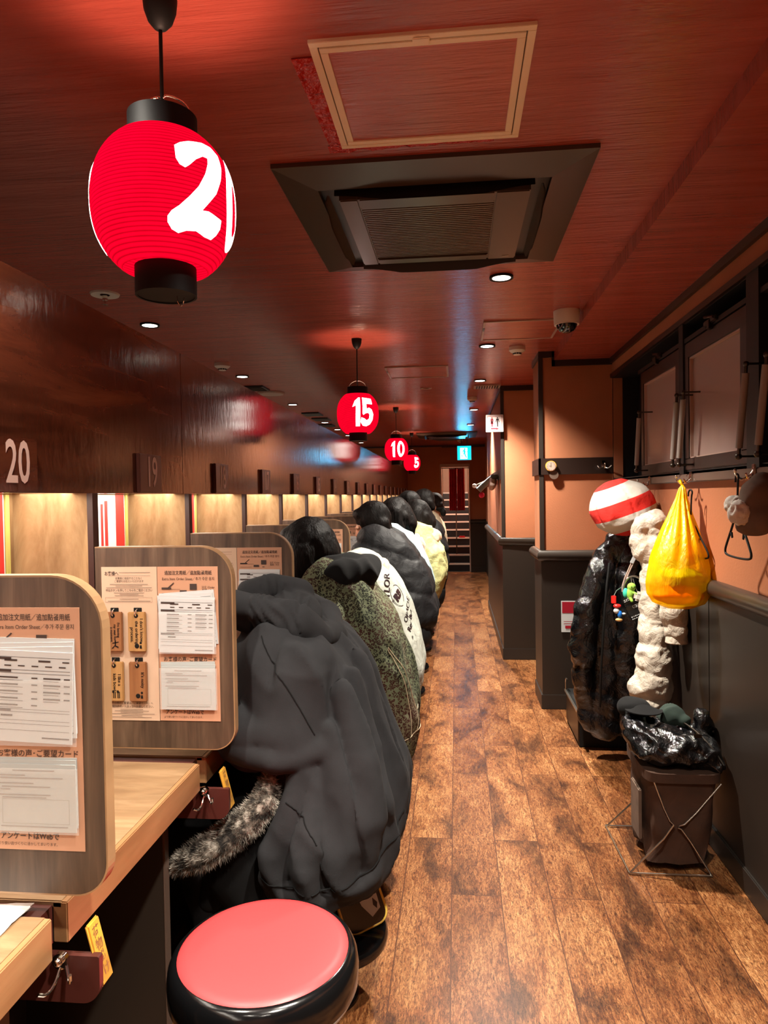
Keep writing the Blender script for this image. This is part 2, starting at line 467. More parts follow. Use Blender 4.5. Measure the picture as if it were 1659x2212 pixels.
# organic solid: capsules and ellipsoids welded into one skin
def raw_capsule(mb, p0, r0, p1, r1, n=18):
    p0, p1 = V(p0), V(p1); d = p1-p0; L = d.length
    if L < 1e-5: mb.ball(p0, max(r0, r1)); return
    T = Matrix.Translation(p0) @ d.to_track_quat('Z', 'Y').to_matrix().to_4x4()
    pr = [(max(r0*math.cos(a), 1e-4), r0*math.sin(a)) for a in [(-90+15*i)*PI/180 for i in range(1, 6)]] + [(r0, 0), (r1, L)]
    pr += [(max(r1*math.cos(a), 1e-4), L+r1*math.sin(a)) for a in [(15*i)*PI/180 for i in range(1, 6)]]
    mb.lathe(pr, n, 0, T)
def blob(elems, vox=.012, smooth=6, disp=None, fac=.5):
    mb = MB()
    for e in elems:
        if e[0] == 'c': raw_capsule(mb, e[1], e[2], e[3], e[4])
        elif e[0] == 'e': mb.ball(e[1], e[2], 24, 16, 0, Euler(e[3]).to_matrix().to_4x4() if len(e) > 3 else None)
        elif e[0] == 'b': mb.box(e[1], e[2])
        elif e[0] == 'p':
            pts = e[1]; rs = e[2]
            for i in range(len(pts)-1): raw_capsule(mb, pts[i], rs[i], pts[i+1], rs[i+1])
    me = bpy.data.meshes.new('b'); me.from_pydata([tuple(p) for p in mb.v], [], mb.f)
    ob = bpy.data.objects.new('b', me); COL.objects.link(ob)
    r = ob.modifiers.new('r', 'REMESH'); r.mode = 'VOXEL'; r.voxel_size = vox
    if smooth: s = ob.modifiers.new('s', 'SMOOTH'); s.iterations = smooth; s.factor = fac
    dg = bpy.context.evaluated_depsgraph_get(); m2 = bpy.data.meshes.new_from_object(ob.evaluated_get(dg))
    bpy.data.objects.remove(ob)
    out = MB(); no = [V(n.vector) for n in m2.vertex_normals]
    cs = [v.co.copy() for v in m2.vertices]
    if disp: cs = [c + disp(c, n) for c, n in zip(cs, no)]
    out.add(cs, [tuple(p.vertices) for p in m2.polygons]); bpy.data.meshes.remove(m2); bpy.data.meshes.remove(me)
    return out
def fold(co, sc, amp, stretch=(1, 1, 1), seed=0):
    p = V((co.x*stretch[0]*sc+seed, co.y*stretch[1]*sc, co.z*stretch[2]*sc))
    n = noise.noise(p); return amp*(1-abs(n)*3.2)
def puff(s, period, amp):
    return amp*(abs(math.sin(PI*s/period))**.55 - .75)

def drape_text(target, body, size, T, direction, mat, name, parent, fat=0, mb=None, off=.0025, spacing=1):
    """lay flat lettering onto a curved garment"""
    vs, fs = text_geo(body, size, fat, 'CENTER', spacing) if mb is None else (mb.v, mb.f)
    bm = bmesh.new(); bv = [bm.verts.new(p) for p in vs]
    for f in fs:
        try: bm.faces.new([bv[i] for i in f])
        except ValueError: pass
    xs = [p[0] for p in vs]; ys = [p[1] for p in vs]
    step = .008
    for ax, lo, hi in ((0, min(xs), max(xs)), (1, min(ys), max(ys))):
        k = lo+step
        while k < hi:
            co = V((k, 0, 0)) if ax == 0 else V((0, k, 0)); no = V((1, 0, 0)) if ax == 0 else V((0, 1, 0))
            bmesh.ops.bisect_plane(bm, geom=list(bm.verts)+list(bm.edges)+list(bm.faces), plane_co=co, plane_no=no); k += step
    tree = BVHTree.FromPolygons([tuple(v.co) for v in target.data.vertices], [tuple(p.vertices) for p in target.data.polygons])
    W = WL[target.name]; d = V(direction).normalized(); bad = []
    for v in bm.verts:
        p = T @ v.co
        h = tree.ray_cast(p - W - d*.6, d, 1.6)
        if h[0] is None: bad.append(v); continue
        v.co = h[0] + W - d*off
    bmesh.ops.delete(bm, geom=bad, context='VERTS')
    out = MB().bm(bm)
    if out.v: return out.build(name, mat, parent)
# ------------------------------------------------------------------ the room
CZ = 2.43; FZ = 0.0; YN = -1.6; YE = 13.6; XW = 1.05; XB = -.92; P0 = 1.07; PW = .65
def sbox(name, lo, hi, mat, bev=0):
    return struct(MB().box(lo, hi, 0, bev).build(name, mat))
sbox('floor', (-2.5, YN, -.05), (1.4, YE+.08, 0), M['floor'])
sbox('ceiling', (-2.5, YN, CZ), (1.4, YE+3.2, CZ+.05), M['ceiling'])
sbox('ceiling_soffit', (.67, YN, 2.37), (XW+.05, 4.9, CZ), M['ceiling'])
sbox('wall_back', (-2.5, YN-.06, 0), (1.4, YN, CZ), M['orange'])
sbox('wall_kitchen', (-2.56, YN, 0), (-2.5, YE, CZ), M['palebounce'])  # out of view; its pale colour is there to bounce light
sbox('floor_kitchen_bounce', (-2.5, YN, 0), (-1.25, YE, .004), M['palebounce'])  # unseen pale sheet laid over the floor as a light reflector
# right wall: wainscot, plaster, recess above the hook board
sbox('wall_right', (XW, YN, 1.06), (XW+.06, 5.3, 1.56), M['orange'])
sbox('wall_right_upper', (XW, YN, 2.245), (XW+.06, 5.3, 2.40), M['orange'])
sbox('wall_right_end', (XW, 4.86, 1.56), (XW+.06, 5.3, 2.245), M['orange'])
w = MB()
for a, b in ((YN, .35), (.36, 1.25), (1.255, 2.15), (2.155, 3.05), (3.055, 3.95), (3.955, 4.9)):
    w.box((XW-.012, a, .09), (XW+.05, b, 1.06), 0, .002)
struct(w.build('wall_right_wainscot', M['wains']))
struct(MB().box((XW-.022, YN, 0), (XW+.05, 4.9, .09), 0, .004).build('baseboard_right', M['skirt']))
def rail_profile(name, pts):
    mb = MB(); mb.tube(pts, .034, 14); return struct(mb.build(name, M['rail'], smooth=True))
rail_profile('trim_1', [(XW-.012, YN+.01, 1.075), (XW-.012, 4.88, 1.075)])
sbox('trim_2', (XW-.018, YN, 2.335), (XW, 4.9, 2.37), M['darktrim'])
sbox('trim_3', (XW-.03, YN, 1.512), (XW, 4.88, 1.548), M['hookboard'], .004)
sbox('trim_4', (XW-.016, YN, 2.235), (XW+.004, 4.88, 2.262), M['darktrim'])
# window recess
r = MB()
r.box((XW+.16, YN, 1.55), (XW+.18, 4.88, 2.25)).box((XW, 4.865, 1.55), (XW+.17, 4.885, 2.25)).box((XW, YN, 2.232), (XW+.17, 4.88, 2.25)).box((XW, YN, 1.548), (XW+.17, 4.88, 1.565))
struct(r.build('wall_window_recess', M['reveal']))
def window(n, y0, y1, tilt):
    # top hung dark frame with a smoked pane and grey white bead
    root = thing('window_%d' % n, '', '', (XW+.03, (y0+y1)/2, 1.57))
    del root['label']; del root['category']; struct(root)
    f = MB(); x0, x1 = XW-.004, XW+.05; z0, z1 = 1.566, 2.14
    f.box((x0, y0, z0), (x1, y1, z0+.055), 0, .004).box((x0, y0, z1-.07), (x1, y1, z1), 0, .004)
    f.box((x0, y0, z0+.05), (x1, y0+.07, z1-.06), 0, .004).box((x0, y1-.055, z0+.05), (x1, y1, z1-.06), 0, .004)
    f.build('window_frame', M['winframe'], root)
    b = MB(); a0, a1, c0, c1 = y0+.07, y1-.055, z0+.055, z1-.07
    for lo, hi in (((x0+.004, a0, c1-.006), (x0+.02, a1, c1)), ((x0+.004, a1-.006, c0), (x0+.02, a1, c1)), ((x0+.004, a0, c0), (x0+.02, a0+.005, c1)), ((x0+.004, a0, c0), (x0+.02, a1, c0+.004))):
        b.box(lo, hi)
    b.build('pane_bead', M['greyframe'], root)
    MB().box((x0+.018, a0+.002, c0), (x0+.024, a1-.002, c1)).build('window_pane', M['winpane'], root)
    h = MB()
    h.box((x0-.012, y1-.42, z1+.012), (x0+.02, y1-.28, z1+.035), 0, .004); h.cyl((x0-.012, y1-.40, z1+.03), (x0-.012, y1-.30, z1+.05), .006); h.box((x0-.016, y1-.36, z1-.01), (x0+.01, y1-.33, z1+.03), 0, .003)
    h.build('window_hinge', M['darkmetal'], root)
    return root
for i, (a, b) in enumerate(((3.44, 4.14), (2.67, 3.37), (1.72, 2.42), (.9, 1.62))): window(i+1, a, b, 0)
st = MB(); st.box((XW-.01, 3.375, 1.55), (XW+.05, 3.435, 2.235)).box((XW-.01, 2.56, 1.55), (XW+.05, 2.665, 2.235)).box((XW-.004, .9, 2.145), (XW+.05, 4.2, 2.165))
struct(st.build('trim_5', M['reveal']))
rodspec = [(3.97, 'far left window bay, the one nearest the column'), (3.32, 'between the two windows, left one of the close pair'), (3.225, 'between the two windows, right one of the close pair'),
           (2.56, 'at the near edge of the large pane'), (2.40, 'in the black gap at the right edge')]
rp = None
for y, lab in rodspec:
    x = .985; g = 'foam gripped window stays'
    if rp is None:
        rp = thing('window_stay', '', 'window stay', (x, y, 1.6), g)
        m = MB(); m.tube([(0, .03, .02), (0, -.03, .27)], .012, 14); m.build('foam_grip', M['rod'], rp, local=True, smooth=True)
        m = MB(); m.cyl((0, .034, -.01), (0, .028, .025), .006).ball((0, .036, -.01), .012).cyl((0, .036, -.01), (.07, .036, -.01), .004); m.build('lower_fitting', M['darkmetal'], rp, local=True, smooth=True)
        m = MB(); m.cyl((0, -.03, .265), (0, -.034, .3), .006).ball((0, -.034, .3), .010).cyl((0, -.034, .3), (.07, -.034, .3), .004); m.build('upper_fitting', M['darkmetal'], rp, local=True, smooth=True)
        o = rp
    else: o = copy_tree(rp, (x, y, 1.6))
    o['label'] = 'grey foam gripped window stay '+lab
# columns
def column(name, x0, y0, y1, band=True):
    b = MB(); b.box((x0, y0, 1.03), (XW, y1, CZ)); struct(b.build('wall_'+name, M['orange']))
    b = MB(); b.box((x0-.004, y0-.004, .1), (XW, y1, 1.04)); struct(b.build('wall_'+name+'_wainscot', M['wains']))
    b = MB(); b.box((x0-.012, y0-.012, 0), (XW, y1, .1), 0, .003); struct(b.build('baseboard_'+name, M['skirt']))
    b = MB(); b.tube([(x0-.008, y1, 1.05), (x0-.008, y0-.008, 1.05), (XW, y0-.008, 1.05)], .038, 14); struct(b.build('trim_rail_'+name, M['rail'], smooth=True))
    b = MB(); b.box((x0-.01, y0-.01, 1.04), (x0+.02, y0+.02, CZ), 0, .003); struct(b.build('trim_corner_'+name, M['wains']))
column('right_column', .575, 4.9, 5.3)
column('right_far', .41, 6.36, 9.3)
sbox('wall_right_gap', (.98, 5.3, 0), (XW, 6.36, CZ), M['orange'])
sbox('wall_right_gap_wainscot', (.97, 5.3, 0), (.98, 6.36, 1.05), M['wains'])
sbox('wall_right_passage', (.56, 9.3, 0), (.62, YE, CZ), M['orange'])
sbox('wall_right_passage_wainscot', (.553, 9.3, 0), (.56, YE, .98), M['wains'])
# column trims and thermometer band
b = MB(); b.box((.56, 4.885, 1.60), (XW, 4.9, 1.71)).box((.56, 4.885, 1.60), (.575, 5.3, 1.71)); struct(b.build('trim_6', M['darktrim']))
b = MB(); b.box((.655, 4.884, 2.33), (XW, 4.9, 2.37)).box((.655, 4.884, 2.33), (.675, 4.9, CZ)).box((.565, 4.884, 2.39), (.67, 4.9, CZ)).box((.565, 4.9, 2.39), (.575, 5.3, CZ)); struct(b.build('trim_7', M['darktrim']))
b = MB(); b.box((.40, 6.345, 2.385), (XW, 6.36, CZ)).box((.4, 6.36, 1.61), (.41, 9.3, 1.70)).box((.4, 6.36, 2.40), (.41, 9.3, CZ)); struct(b.build('trim_8', M['darktrim']))
# end wall with the stair opening
e = MB(); DX0, DX1, DZ = -.27, .245, 2.05
e.box((-2.5, YE, .95), (DX0, YE+.08, CZ)).box((DX1, YE, .95), (1.4, YE+.08, CZ)).box((DX0, YE, DZ), (DX1, YE+.08, CZ))
struct(e.build('wall_end', M['orange']))
e = MB(); e.box((-2.5, YE-.004, 0), (DX0, YE+.08, .95)).box((DX1, YE-.004, 0), (1.4, YE+.08, .95)); struct(e.build('wall_end_wainscot', M['wains']))
e = MB(); e.tube([(DX1+.02, YE-.01, .97), (.56, YE-.01, .97)], .04, 12).tube([(-2.4, YE-.01, .97), (DX0-.02, YE-.01, .97)], .04, 12); struct(e.build('trim_9', M['rail'], smooth=True))
e = MB(); e.box((DX1, YE-.01, 0), (.56, YE, .1)).box((-2.4, YE-.01, 0), (DX0, YE, .1)); struct(e.build('baseboard_end', M['skirt']))
e = MB(); e.box((DX0-.03, YE-.02, 0), (DX0, YE+.09, DZ+.02), 0, .004).box((DX1, YE-.02, 0), (DX1+.022, YE+.09, DZ+.02), 0, .004).box((DX0-.03, YE-.03, DZ-.04), (DX1+.022, YE+.09, DZ+.02), 0, .004)
struct(e.build('trim_10', M['postwhite'])) if 0 else struct(e.build('trim_10', M['greyframe']))
e = MB(); e.box((-.26, YE-.025, 2.385), (.56, YE, CZ)).box((-2.4, YE-.025, 2.40), (-.26, YE, CZ)); struct(e.build('trim_11', M['darktrim']))
# stairwell
struct(MB().box((DX0-.09, YE+.08, 0), (DX0-.03, YE+3.2, CZ)).box((DX1+.03, YE+.08, 0), (DX1+.09, YE+3.2, CZ)).box((DX0-.03, YE+3.14, 0), (DX1+.03, YE+3.2, CZ)).build('wall_stairwell', M['stonepale']))
stt = MB(); nn = MB()
for i in range(10):
    y = YE+.16+.25*i; z = .154*(i+1)
    stt.box((DX0-.02, y, 0), (DX1+.02, y+.26, z-.004)); nn.box((DX0-.02, y-.012, z-.03), (DX1+.02, y+.02, z), 0)
s_ = thing('staircase', 'black staircase with white nosings rising behind the red door curtain', 'stairs', (0, YE+.16, 0))
stt.build('riser', M['stair'], s_); nn.build('white_nosing', M['nosing'], s_)
b = MB(); b.tube([(0, YE+.5, .02), (0, YE+.5, .62)], .012).tube([(0, YE+.5, .62), (0, YE+1.4, 1.2)], .012)
tag(b.build('handrail', M['darkmetal'], smooth=True), 'thin dark handrail up the middle of the far stairs', 'handrail')
tag(MB().box((.05, YE+.7, .617), (.17, YE+.78, .65), 0, .006).build('red_box', M['redcloth']), 'small red box lying on a stair right of the handrail', 'box')
# door curtain
c = thing('door_curtain', 'red two panel door curtain hanging over the far stairs', 'curtain', (.02, YE+.05, 1.99))
for x0, x1 in ((-.128, .018), (.022, .168)):
    m = MB(); n = 24
    vs = [(x0+(x1-x0)*i/n, YE+.05+.008*math.sin(i*1.1+x0*30), z) for z in (1.985, 1.18) for i in range(n+1)]
    fs = [(i, i+1, i+n+2, i+n+1) for i in range(n)]
    vs2 = [(x, y+.003, z) for x, y, z in vs]
    m.add(vs, fs).add(vs2, [f[::-1] for f in fs]); m.build('curtain_panel', M['curtain'], c, smooth=True)
m = MB(); m.cyl((DX0, YE+.05, 1.993), (DX1, YE+.05, 1.993), .008); m.build('curtain_rod', M['darkmetal'], c, smooth=True)
for x0, x1 in ((-.12, -.02), (.04, .13)): MB().box((x0, YE+.045, 1.975), (x1, YE+.052, 1.992)).build('curtain_loop', M['paper'], c)

# ------------------------------------------------------------------ booth front: dividing board over the counter
TOPZ = 1.965; BOT = 1.49
b = MB()
for a, c2 in ((YN, .80), (.801, 2.32), (2.3215, 4.75), (4.7515, 7.2), (7.2015, 9.6), (9.6015, 12.0), (12.0015, YE)):
    b.box((XB-.05, a, BOT), (XB, c2, TOPZ), 0, .0012)
struct(b.build('wall_left', M['beam']))
struct(MB().box((XB-.34, YN, BOT+.012), (XB-.05, YE, BOT+.03)).build('ceiling_booth', M['bpanel']))
struct(MB().box((-1.17, YN, .74), (-1.13, YE, BOT+.015)).build('wall_booth_back', M['bpanel']))
struct(MB().box((-1.24, YN, BOT+.03), (-1.17, YE, TOPZ)).build('wall_kitchen_side', M['darktrim']))
struct(MB().box((-1.17, YN, 0), (-1.13, YE, .74)).build('wall_under_counter', M['under']))
l = MB(); l.box((-1.0, YN+.1, BOT+.002), (-.985, YE-.1, BOT+.011)); tag(l.build('light_strip', M['ledstrip']), 'long white light strip tucked under the dark board above the booths', 'light strip')
def number_text(k): return str(20-k)
# number plates; booth 20 lies between panels P0 and P1
for k in range(-0, 19):
    yc = P0+PW*k+.325+(0.0 if k else -.005); s = number_text(k)
    root = thing('number_plate', 'dark plate with pale seat number %s above booth %s' % (s, s), 'number plate', (XB, yc, 1.5), 'seat number plates')
    MB().box((XB, yc-.075, 1.493), (XB+.012, yc+.075, 1.607), 0, .002).build('plate', M['plate'] if k else M['beam'], root)
    m = MB(); m.text(s, .125, frame((XB+.0128, yc+.004, 1.55), (0, 1, 0), (0, 0, 1)), 0, .002, width=.062+(.02 if s[0] != '1' else 0) if len(s) > 1 else .032, spacing=1.0)
    # digits are tall and narrow
    m.build('number', M['number'], root)

# counter in segments with a dark slot at every partition
for k in range(-2, 19):
    y0 = P0+PW*k+.022; y1 = y0+PW-.044
    s = number_text(k) if k >= 0 else '21' if k == -1 else '22'
    root = thing('counter', 'pale oak counter top of booth %s' % s, 'counter', (-.89, (y0+y1)/2, .74), 'booth counter tops')
    if k >= -1 and k < 18 or 1:
        MB().box((-1.13, y0, .80), (-.655, y1, .812), 0, .002).build('worktop', M['counter'], root)
        MB().box((-.672, y0, .742), (-.646, y1, .8105), 0, .002).build('front_edge', M['counteredge'], root)
        MB().box((-1.13, y0, .745), (-.67, y1, .80)).build('underside', M['under'], root)
def booth_partition(k):
    y = P0+PW*k
    pass
def rounded(x0, x1, z0, z1, rt, rb, n=10):
    p = [(x0, z0)]
    if rb: p += [(x1-rb+rb*math.sin(a), z0+rb-rb*math.cos(a)) for a in [PI/2*i/n for i in range(n+1)]]
    else: p.append((x1, z0))
    p += [(x1-rt+rt*math.cos(a), z1-rt+rt*math.sin(a)) for a in [PI/2*i/n for i in range(n+1)]]
    p.append((x0, z1)); return p
XZ = lambda y: frame((0, y, 0), (1, 0, 0), (0, 0, 1))   # local z points to -Y
# build one partition at local origin (0, 0, 0) = (x 0, panel y, z 0) and copy it
def make_partition():
    root = thing('booth_partition', '', 'booth partition', (-.92, 0, .81), 'wooden partitions between the booths')
    Z0 = .842; Z1 = 1.354; th = .013
    out = rounded(-.912, -.5555, Z0, Z1, .085, .055); ins = rounded(-.912, -.5585, Z0+.003, Z1-.003, .082, .052)
    m = MB(); m.prism(ins, -th, th, 0, XZ(0)); m.build('panel', M['part'], root)
    m = MB(); n = len(out)                     # edge band
    vs = [XZ(0) @ V((x, z, h)) for h in (-th+.0004, th-.0004) for x, z in out]; fs = [(i, i+1, i+n+1, i+n) for i in range(n-1)]
    vs2 = [XZ(0) @ V((x, z, h)) for h in (-th+.0004, th-.0004) for x, z in ins]
    m.add(vs, fs); m.add([vs[i] for i in range(n)]+[vs2[i] for i in range(n)], [(i, i+1, i+n+1, i+n) for i in range(n-1)])
    m.add([vs[n+i] for i in range(n)]+[vs2[n+i] for i in range(n)], [(i+n, i+n+1, i+1, i) for i in range(n-1)])
    m.build('edge_band', M['partedge'], root)
    MB().box((-1.13, -.011, .81), (-.929, .011, BOT+.012)).build('fixed_panel', M['bpanel'], root)
    MB().box((-.929, -.014, .81), (-.914, .014, BOT)).build('hinge_post', M['post'], root)
    # right hand board: order sheet holder
    T = XZ(-th-.0012)
    def board(name, mat, x0, x1, z0, z1, rad=.006):
        m = MB(); m.box((x0, -th-.0014, z0), (x1, -th, z1)); return m.build(name, mat, root)
    b1 = board('order_sheet_board', M['cardpeach'], -.748, -.592, .915, 1.303)
    b2 = board('call_notice_board', M['cardpale'], -.895, -.7495, .914, 1.303)
    P = frame((0, -th-.0022, 0), (1, 0, 0), (0, 0, 1))
    m = MB()
    m.text('追加注文用紙／追加點餐用紙', .0115, frame((-.668, -th-.0022, 1.287), (1, 0, 0), (0, 0, 1)), 0, .0001, width=.122)
    m.text('Extra Item Order Sheet／추가 주문 용지', .0095, frame((-.668, -th-.0022, 1.272), (1, 0, 0), (0, 0, 1)), 0, 0, width=.134)
    m.text('注文 /Order\n點餐 / 주문', .0075, frame((-.617, -th-.0022, 1.247), (1, 0, 0), (0, 0, 1)), 0, 0, width=.034)
    bars(m, [(-.737, 1.247, -.712, 1.251), (-.737, 1.246, -.689, 1.2468), (-.737, 1.236, -.697, 1.2367), (-.69, 1.237, -.672, 1.244), (-.664, 1.245, -.646, 1.26), (-.66, 1.236, -.652, 1.238)], P)
    m.add([(-.722, 1.25, .0006), (-.719, 1.249, .0006), (-.704, 1.262, .0006), (-.706, 1.2635, .0006)], [(0, 1, 2, 3)], 0, P)
    m.text('お客様の声･ご要望カード', .0125, frame((-.667, -th-.0022, 1.07), (1, 0, 0), (0, 0, 1)), 0, .0001, width=.136)
    m.text('アンケートはWebで', .0125, frame((-.684, -th-.0022, .937), (1, 0, 0), (0, 0, 1)), 0, .0002, width=.098)
    m.text('より良い店づくりに活かしてまいります。', .006, frame((-.686, -th-.0022, .9245), (1, 0, 0), (0, 0, 1)), 0, 0, width=.1)
    m.build('lettering', M['ink'], b1)
    m = MB(); X = -.8225
    m.text('お客様へ', .0115, frame((-.868, -th-.0022, 1.286), (1, 0, 0), (0, 0, 1)), 0, .0001, width=.036)
    m.text('従業員に会話することなく', .0068, frame((X, -th-.0022, 1.274), (1, 0, 0), (0, 0, 1)), 0, 0, width=.07)
    m.text('ご要望をお伝えいただけます', .0068, frame((X, -th-.0022, 1.2665), (1, 0, 0), (0, 0, 1)), 0, 0, width=.076)
    m.text('呼出ボタンを押してこちらをご提示ください', .0078, frame((X, -th-.0022, 1.2435), (1, 0, 0), (0, 0, 1)), 0, 0, width=.122)
    m.text('その他のご要望は「ご要望カード」へ', .0074, frame((X+.002, -th-.0022, .958), (1, 0, 0), (0, 0, 1)), 0, 0, width=.108)
    m.text('ご記入の上、スタッフへお渡しください。', .0074, frame((X+.002, -th-.0022, .9495), (1, 0, 0), (0, 0, 1)), 0, 0, width=.114)
    rr = []
    for z, w in ((1.2585, .1), (1.2545, .07), (1.250, .12), (1.237, .08), (1.2335, .05), (1.230, .076), (1.2215, .05), (1.2165, .112), (.942, .06), (.938, .09), (.9345, .06), (.9305, .12), (.926, .055), (.922, .104)):
        rr.append((X-w/2, z, X+w/2, z+.0009))
    rr += [(-.848, 1.2885, -.766, 1.2893), (-.876, 1.2805, -.766, 1.281)]
    for a, b_, c_, d_ in (((-.885, 1.2135, -.762, 1.2139)), (-.885, 1.2257, -.762, 1.2261), (-.885, 1.2135, -.8846, 1.226), (-.7624, 1.2135, -.762, 1.226)): rr.append((a, b_, c_, d_))
    bars(m, rr, P); m.build('lettering', M['ink'], b2)
    m = MB()
    for x, z in ((-.862, 1.200), (-.801, 1.200), (-.862, 1.074), (-.801, 1.074)): m.box((x-.0105, -th-.003, z-.014), (x+.0105, -th-.0008, z), 0, .0008)
    m.build('hook_strap', M['black'], b2)
    m = MB(); m.box((-.744, -th-.012, .946), (-.596, -th-.0115, 1.05)); m.build('card_pocket', M['pocket'], b1)
    m = MB(); m.box((-.744, -th-.012, 1.086), (-.596, -th-.0115, 1.19)); m.build('sheet_pocket', M['pocket'], b1)
    return root
proto = make_partition()
which = {0: 'nearest booth partition at the left edge of the view, in front of booth 20', 1: 'booth partition between seats 20 and 19 with wooden tags hanging on it, beside the person in the black hoodie', 2: 'booth partition right behind the black hoodie person, partly hidden by dark hair of the next person'}
PART = []
for k in range(0, 19):
    o = proto if k == 0 else copy_tree(proto, (-.92, P0+PW*k, .81))
    if k == 0: o.location = (-.92, P0, .81)
    o['label'] = which.get(k, 'wooden booth partition between seats %d and %d' % (21-k, 20-k)); PART.append(o)
# dark slot boards, under-counter fins, hook plates with yellow tags
for k in range(-1, 12):
    y = P0+PW*k
    if k < 10:
        f = thing('leg_panel', 'dark panel under the counter %s' % ('in front of booth %d' % (20-k) if k >= 0 else 'at the very front'), 'leg panel', (-.9, y, 0), 'dark panels under the counter')
        MB().box((-1.13, y-.012, 0), (-.752, y+.012, .74)).build('board', M['under'], f)
        MB().box((-.752, y-.014, 0), (-.746, y+.014, .74), 0, .002).build('metal_edge', M['hookboard'], f)
        MB().box((-1.1, y-.0215, .742), (-.672, y+.0215, .805)).build('slot_board', M['darkred'], f)
    if 0 <= k < 8:
        h = thing('hook_plate', 'hook plate with a yellow tag under the counter between seats %d and %d' % (21-k, 20-k), 'hook plate', (-.65, y, .66), 'hook plates under the counter')
        m = MB(); m.prism(rounded(-.80, -.578, .664, .741, .004, .03), -.006, .006, 0, XZ(y)); m.build('plate', M['darkred'], h)
        m = MB(); m.cyl((-.64, y-.006, .735), (-.64, y-.014, .735), .013).ball((-.64, y-.018, .737), .007)
        m.tube([(-.64, y-.012, .725), (-.64, y-.03, .708), (-.645, y-.045, .702), (-.652, y-.055, .71)], .0028, 8, 0, 2).tube([(-.63, y-.012, .728), (-.618, y-.026, .712), (-.612, y-.032, .715), (-.61, y-.036, .73)], .0028, 8, 0, 2)
        m.build('hook', M['chrome'], h, smooth=True)
        tl = Matrix.Translation((-.592, y+.02, .735)) @ Euler((math.radians(0), math.radians(-14), 0)).to_matrix().to_4x4()
        m = MB(); m.box((-.0035, -.018, -.052), (.0035, .018, .05), 0, .003, tl); tg_ = m.build('yellow_tag', M['tagyellow'], h)
        m = MB(); m.text('荷\n物\n掛\n け', .02, tl @ frame((.0039, 0, -.001), (0, 1, 0), (0, 0, 1)), 0, .0003, line=1.05); m.build('lettering', M['tagdark'], tg_)

# tags, sheets and cards carried by the partitions
def wood_tag(x, zt, y, mat, lines, col, label, small):
    root = thing('wooden_tag', label, 'tag', (x, y, zt), 'wooden request tags on the second partition')
    m = MB(); m.box((x-.0235, y-.009, zt-.1), (x+.0225, y, zt), 0, .002); t_ = m.build('tag_board', mat, root)
    m = MB(); m.cyl((x-.001, y-.0095, zt-.009), (x-.001, y-.0088, zt-.009), .0055, n=16); m.build('hole', M['black'], t_)
    m = MB(); m.tube([(x-.001, y-.002, zt+.006), (x-.001, y-.012, zt+.002), (x-.001, y-.013, zt-.006), (x-.001, y-.0095, zt-.009)], .002, 8, 0, 2); m.build('ring', M['chrome'], root, smooth=True)
    m = MB()
    for i, s in enumerate(lines):
        m.text(s, .0115 if not small else .009, frame((x+.0125-.0125*i if not small else x+.013-.009*i, y-.0095, zt-.045-.006*i), (0, 0, -1), (1, 0, 0)), 0, .00015)
    px, pz = x+.004, zt-.083
    Pn = frame((px, y-.0095, pz), (1, 0, 0), (0, 0, 1))
    if col == 'walk':
        for q in ([(-.001, .012), (.002, .012), (.002, -.001), (.009, -.004), (.008, -.007), (-.001, -.003)], [(-.001, .0), (.001, .001), (-.006, -.009), (-.009, -.008)], [(-.007, .004), (.009, .007), (.009, .009), (-.007, .006)]): m.prism([(a, b_) for a, b_ in q][::1], 0, .0003, 0, Pn)
    elif col == 'utensil':
        for dx in (-.008, -.004, .003, .007): m.prism([(dx, -.008), (dx+.002, -.008), (dx+.002, .008), (dx, .008)], 0, .0003, 0, Pn)
        m.ball((px-.008, y-.0095, pz+.008), (.003, .0004, .004), 10, 6).ball((px+.004, y-.0095, pz+.008), (.003, .0004, .004), 10, 6)
    else:
        m.ball((px-.004, y-.0095, pz-.002), (.006, .0004, .006), 12, 6).ball((px+.006, y-.0095, pz+.006), (.003, .0004, .003), 10, 6).prism([(.003, -.008), (.009, -.008), (.008, 0), (.004, 0)], 0, .0003, 0, Pn)
    m.build('engraving', M['black'], t_)
for k in (1, 2):
    y = P0+PW*k-.0145
    if k == 1:
        wood_tag(-.862, 1.19, y, M['tagdark'], ["I'm leaving", 'my seat for', 'a moment.'], 'walk', 'reddish wooden tag with a walking figure, upper left of the four tags', 1)
        wood_tag(-.801, 1.19, y, M['tagwood'], ["I don't know", 'the ordering', 'process.'], 'ask', 'wooden tag reading I don\'t know the ordering process, upper right of four', 0)
        wood_tag(-.862, 1.064, y, M['tagwood'], ['I like a', 'kids bowl', 'and utensils.'], 'utensil', 'yellow wooden tag about a kids bowl and utensils, lower left of four', 0)
        wood_tag(-.801, 1.064, y, M['tagdark'], ["It's noisy"], 'ask', 'brown wooden tag with one line of text, lower right of the four tags', 0)
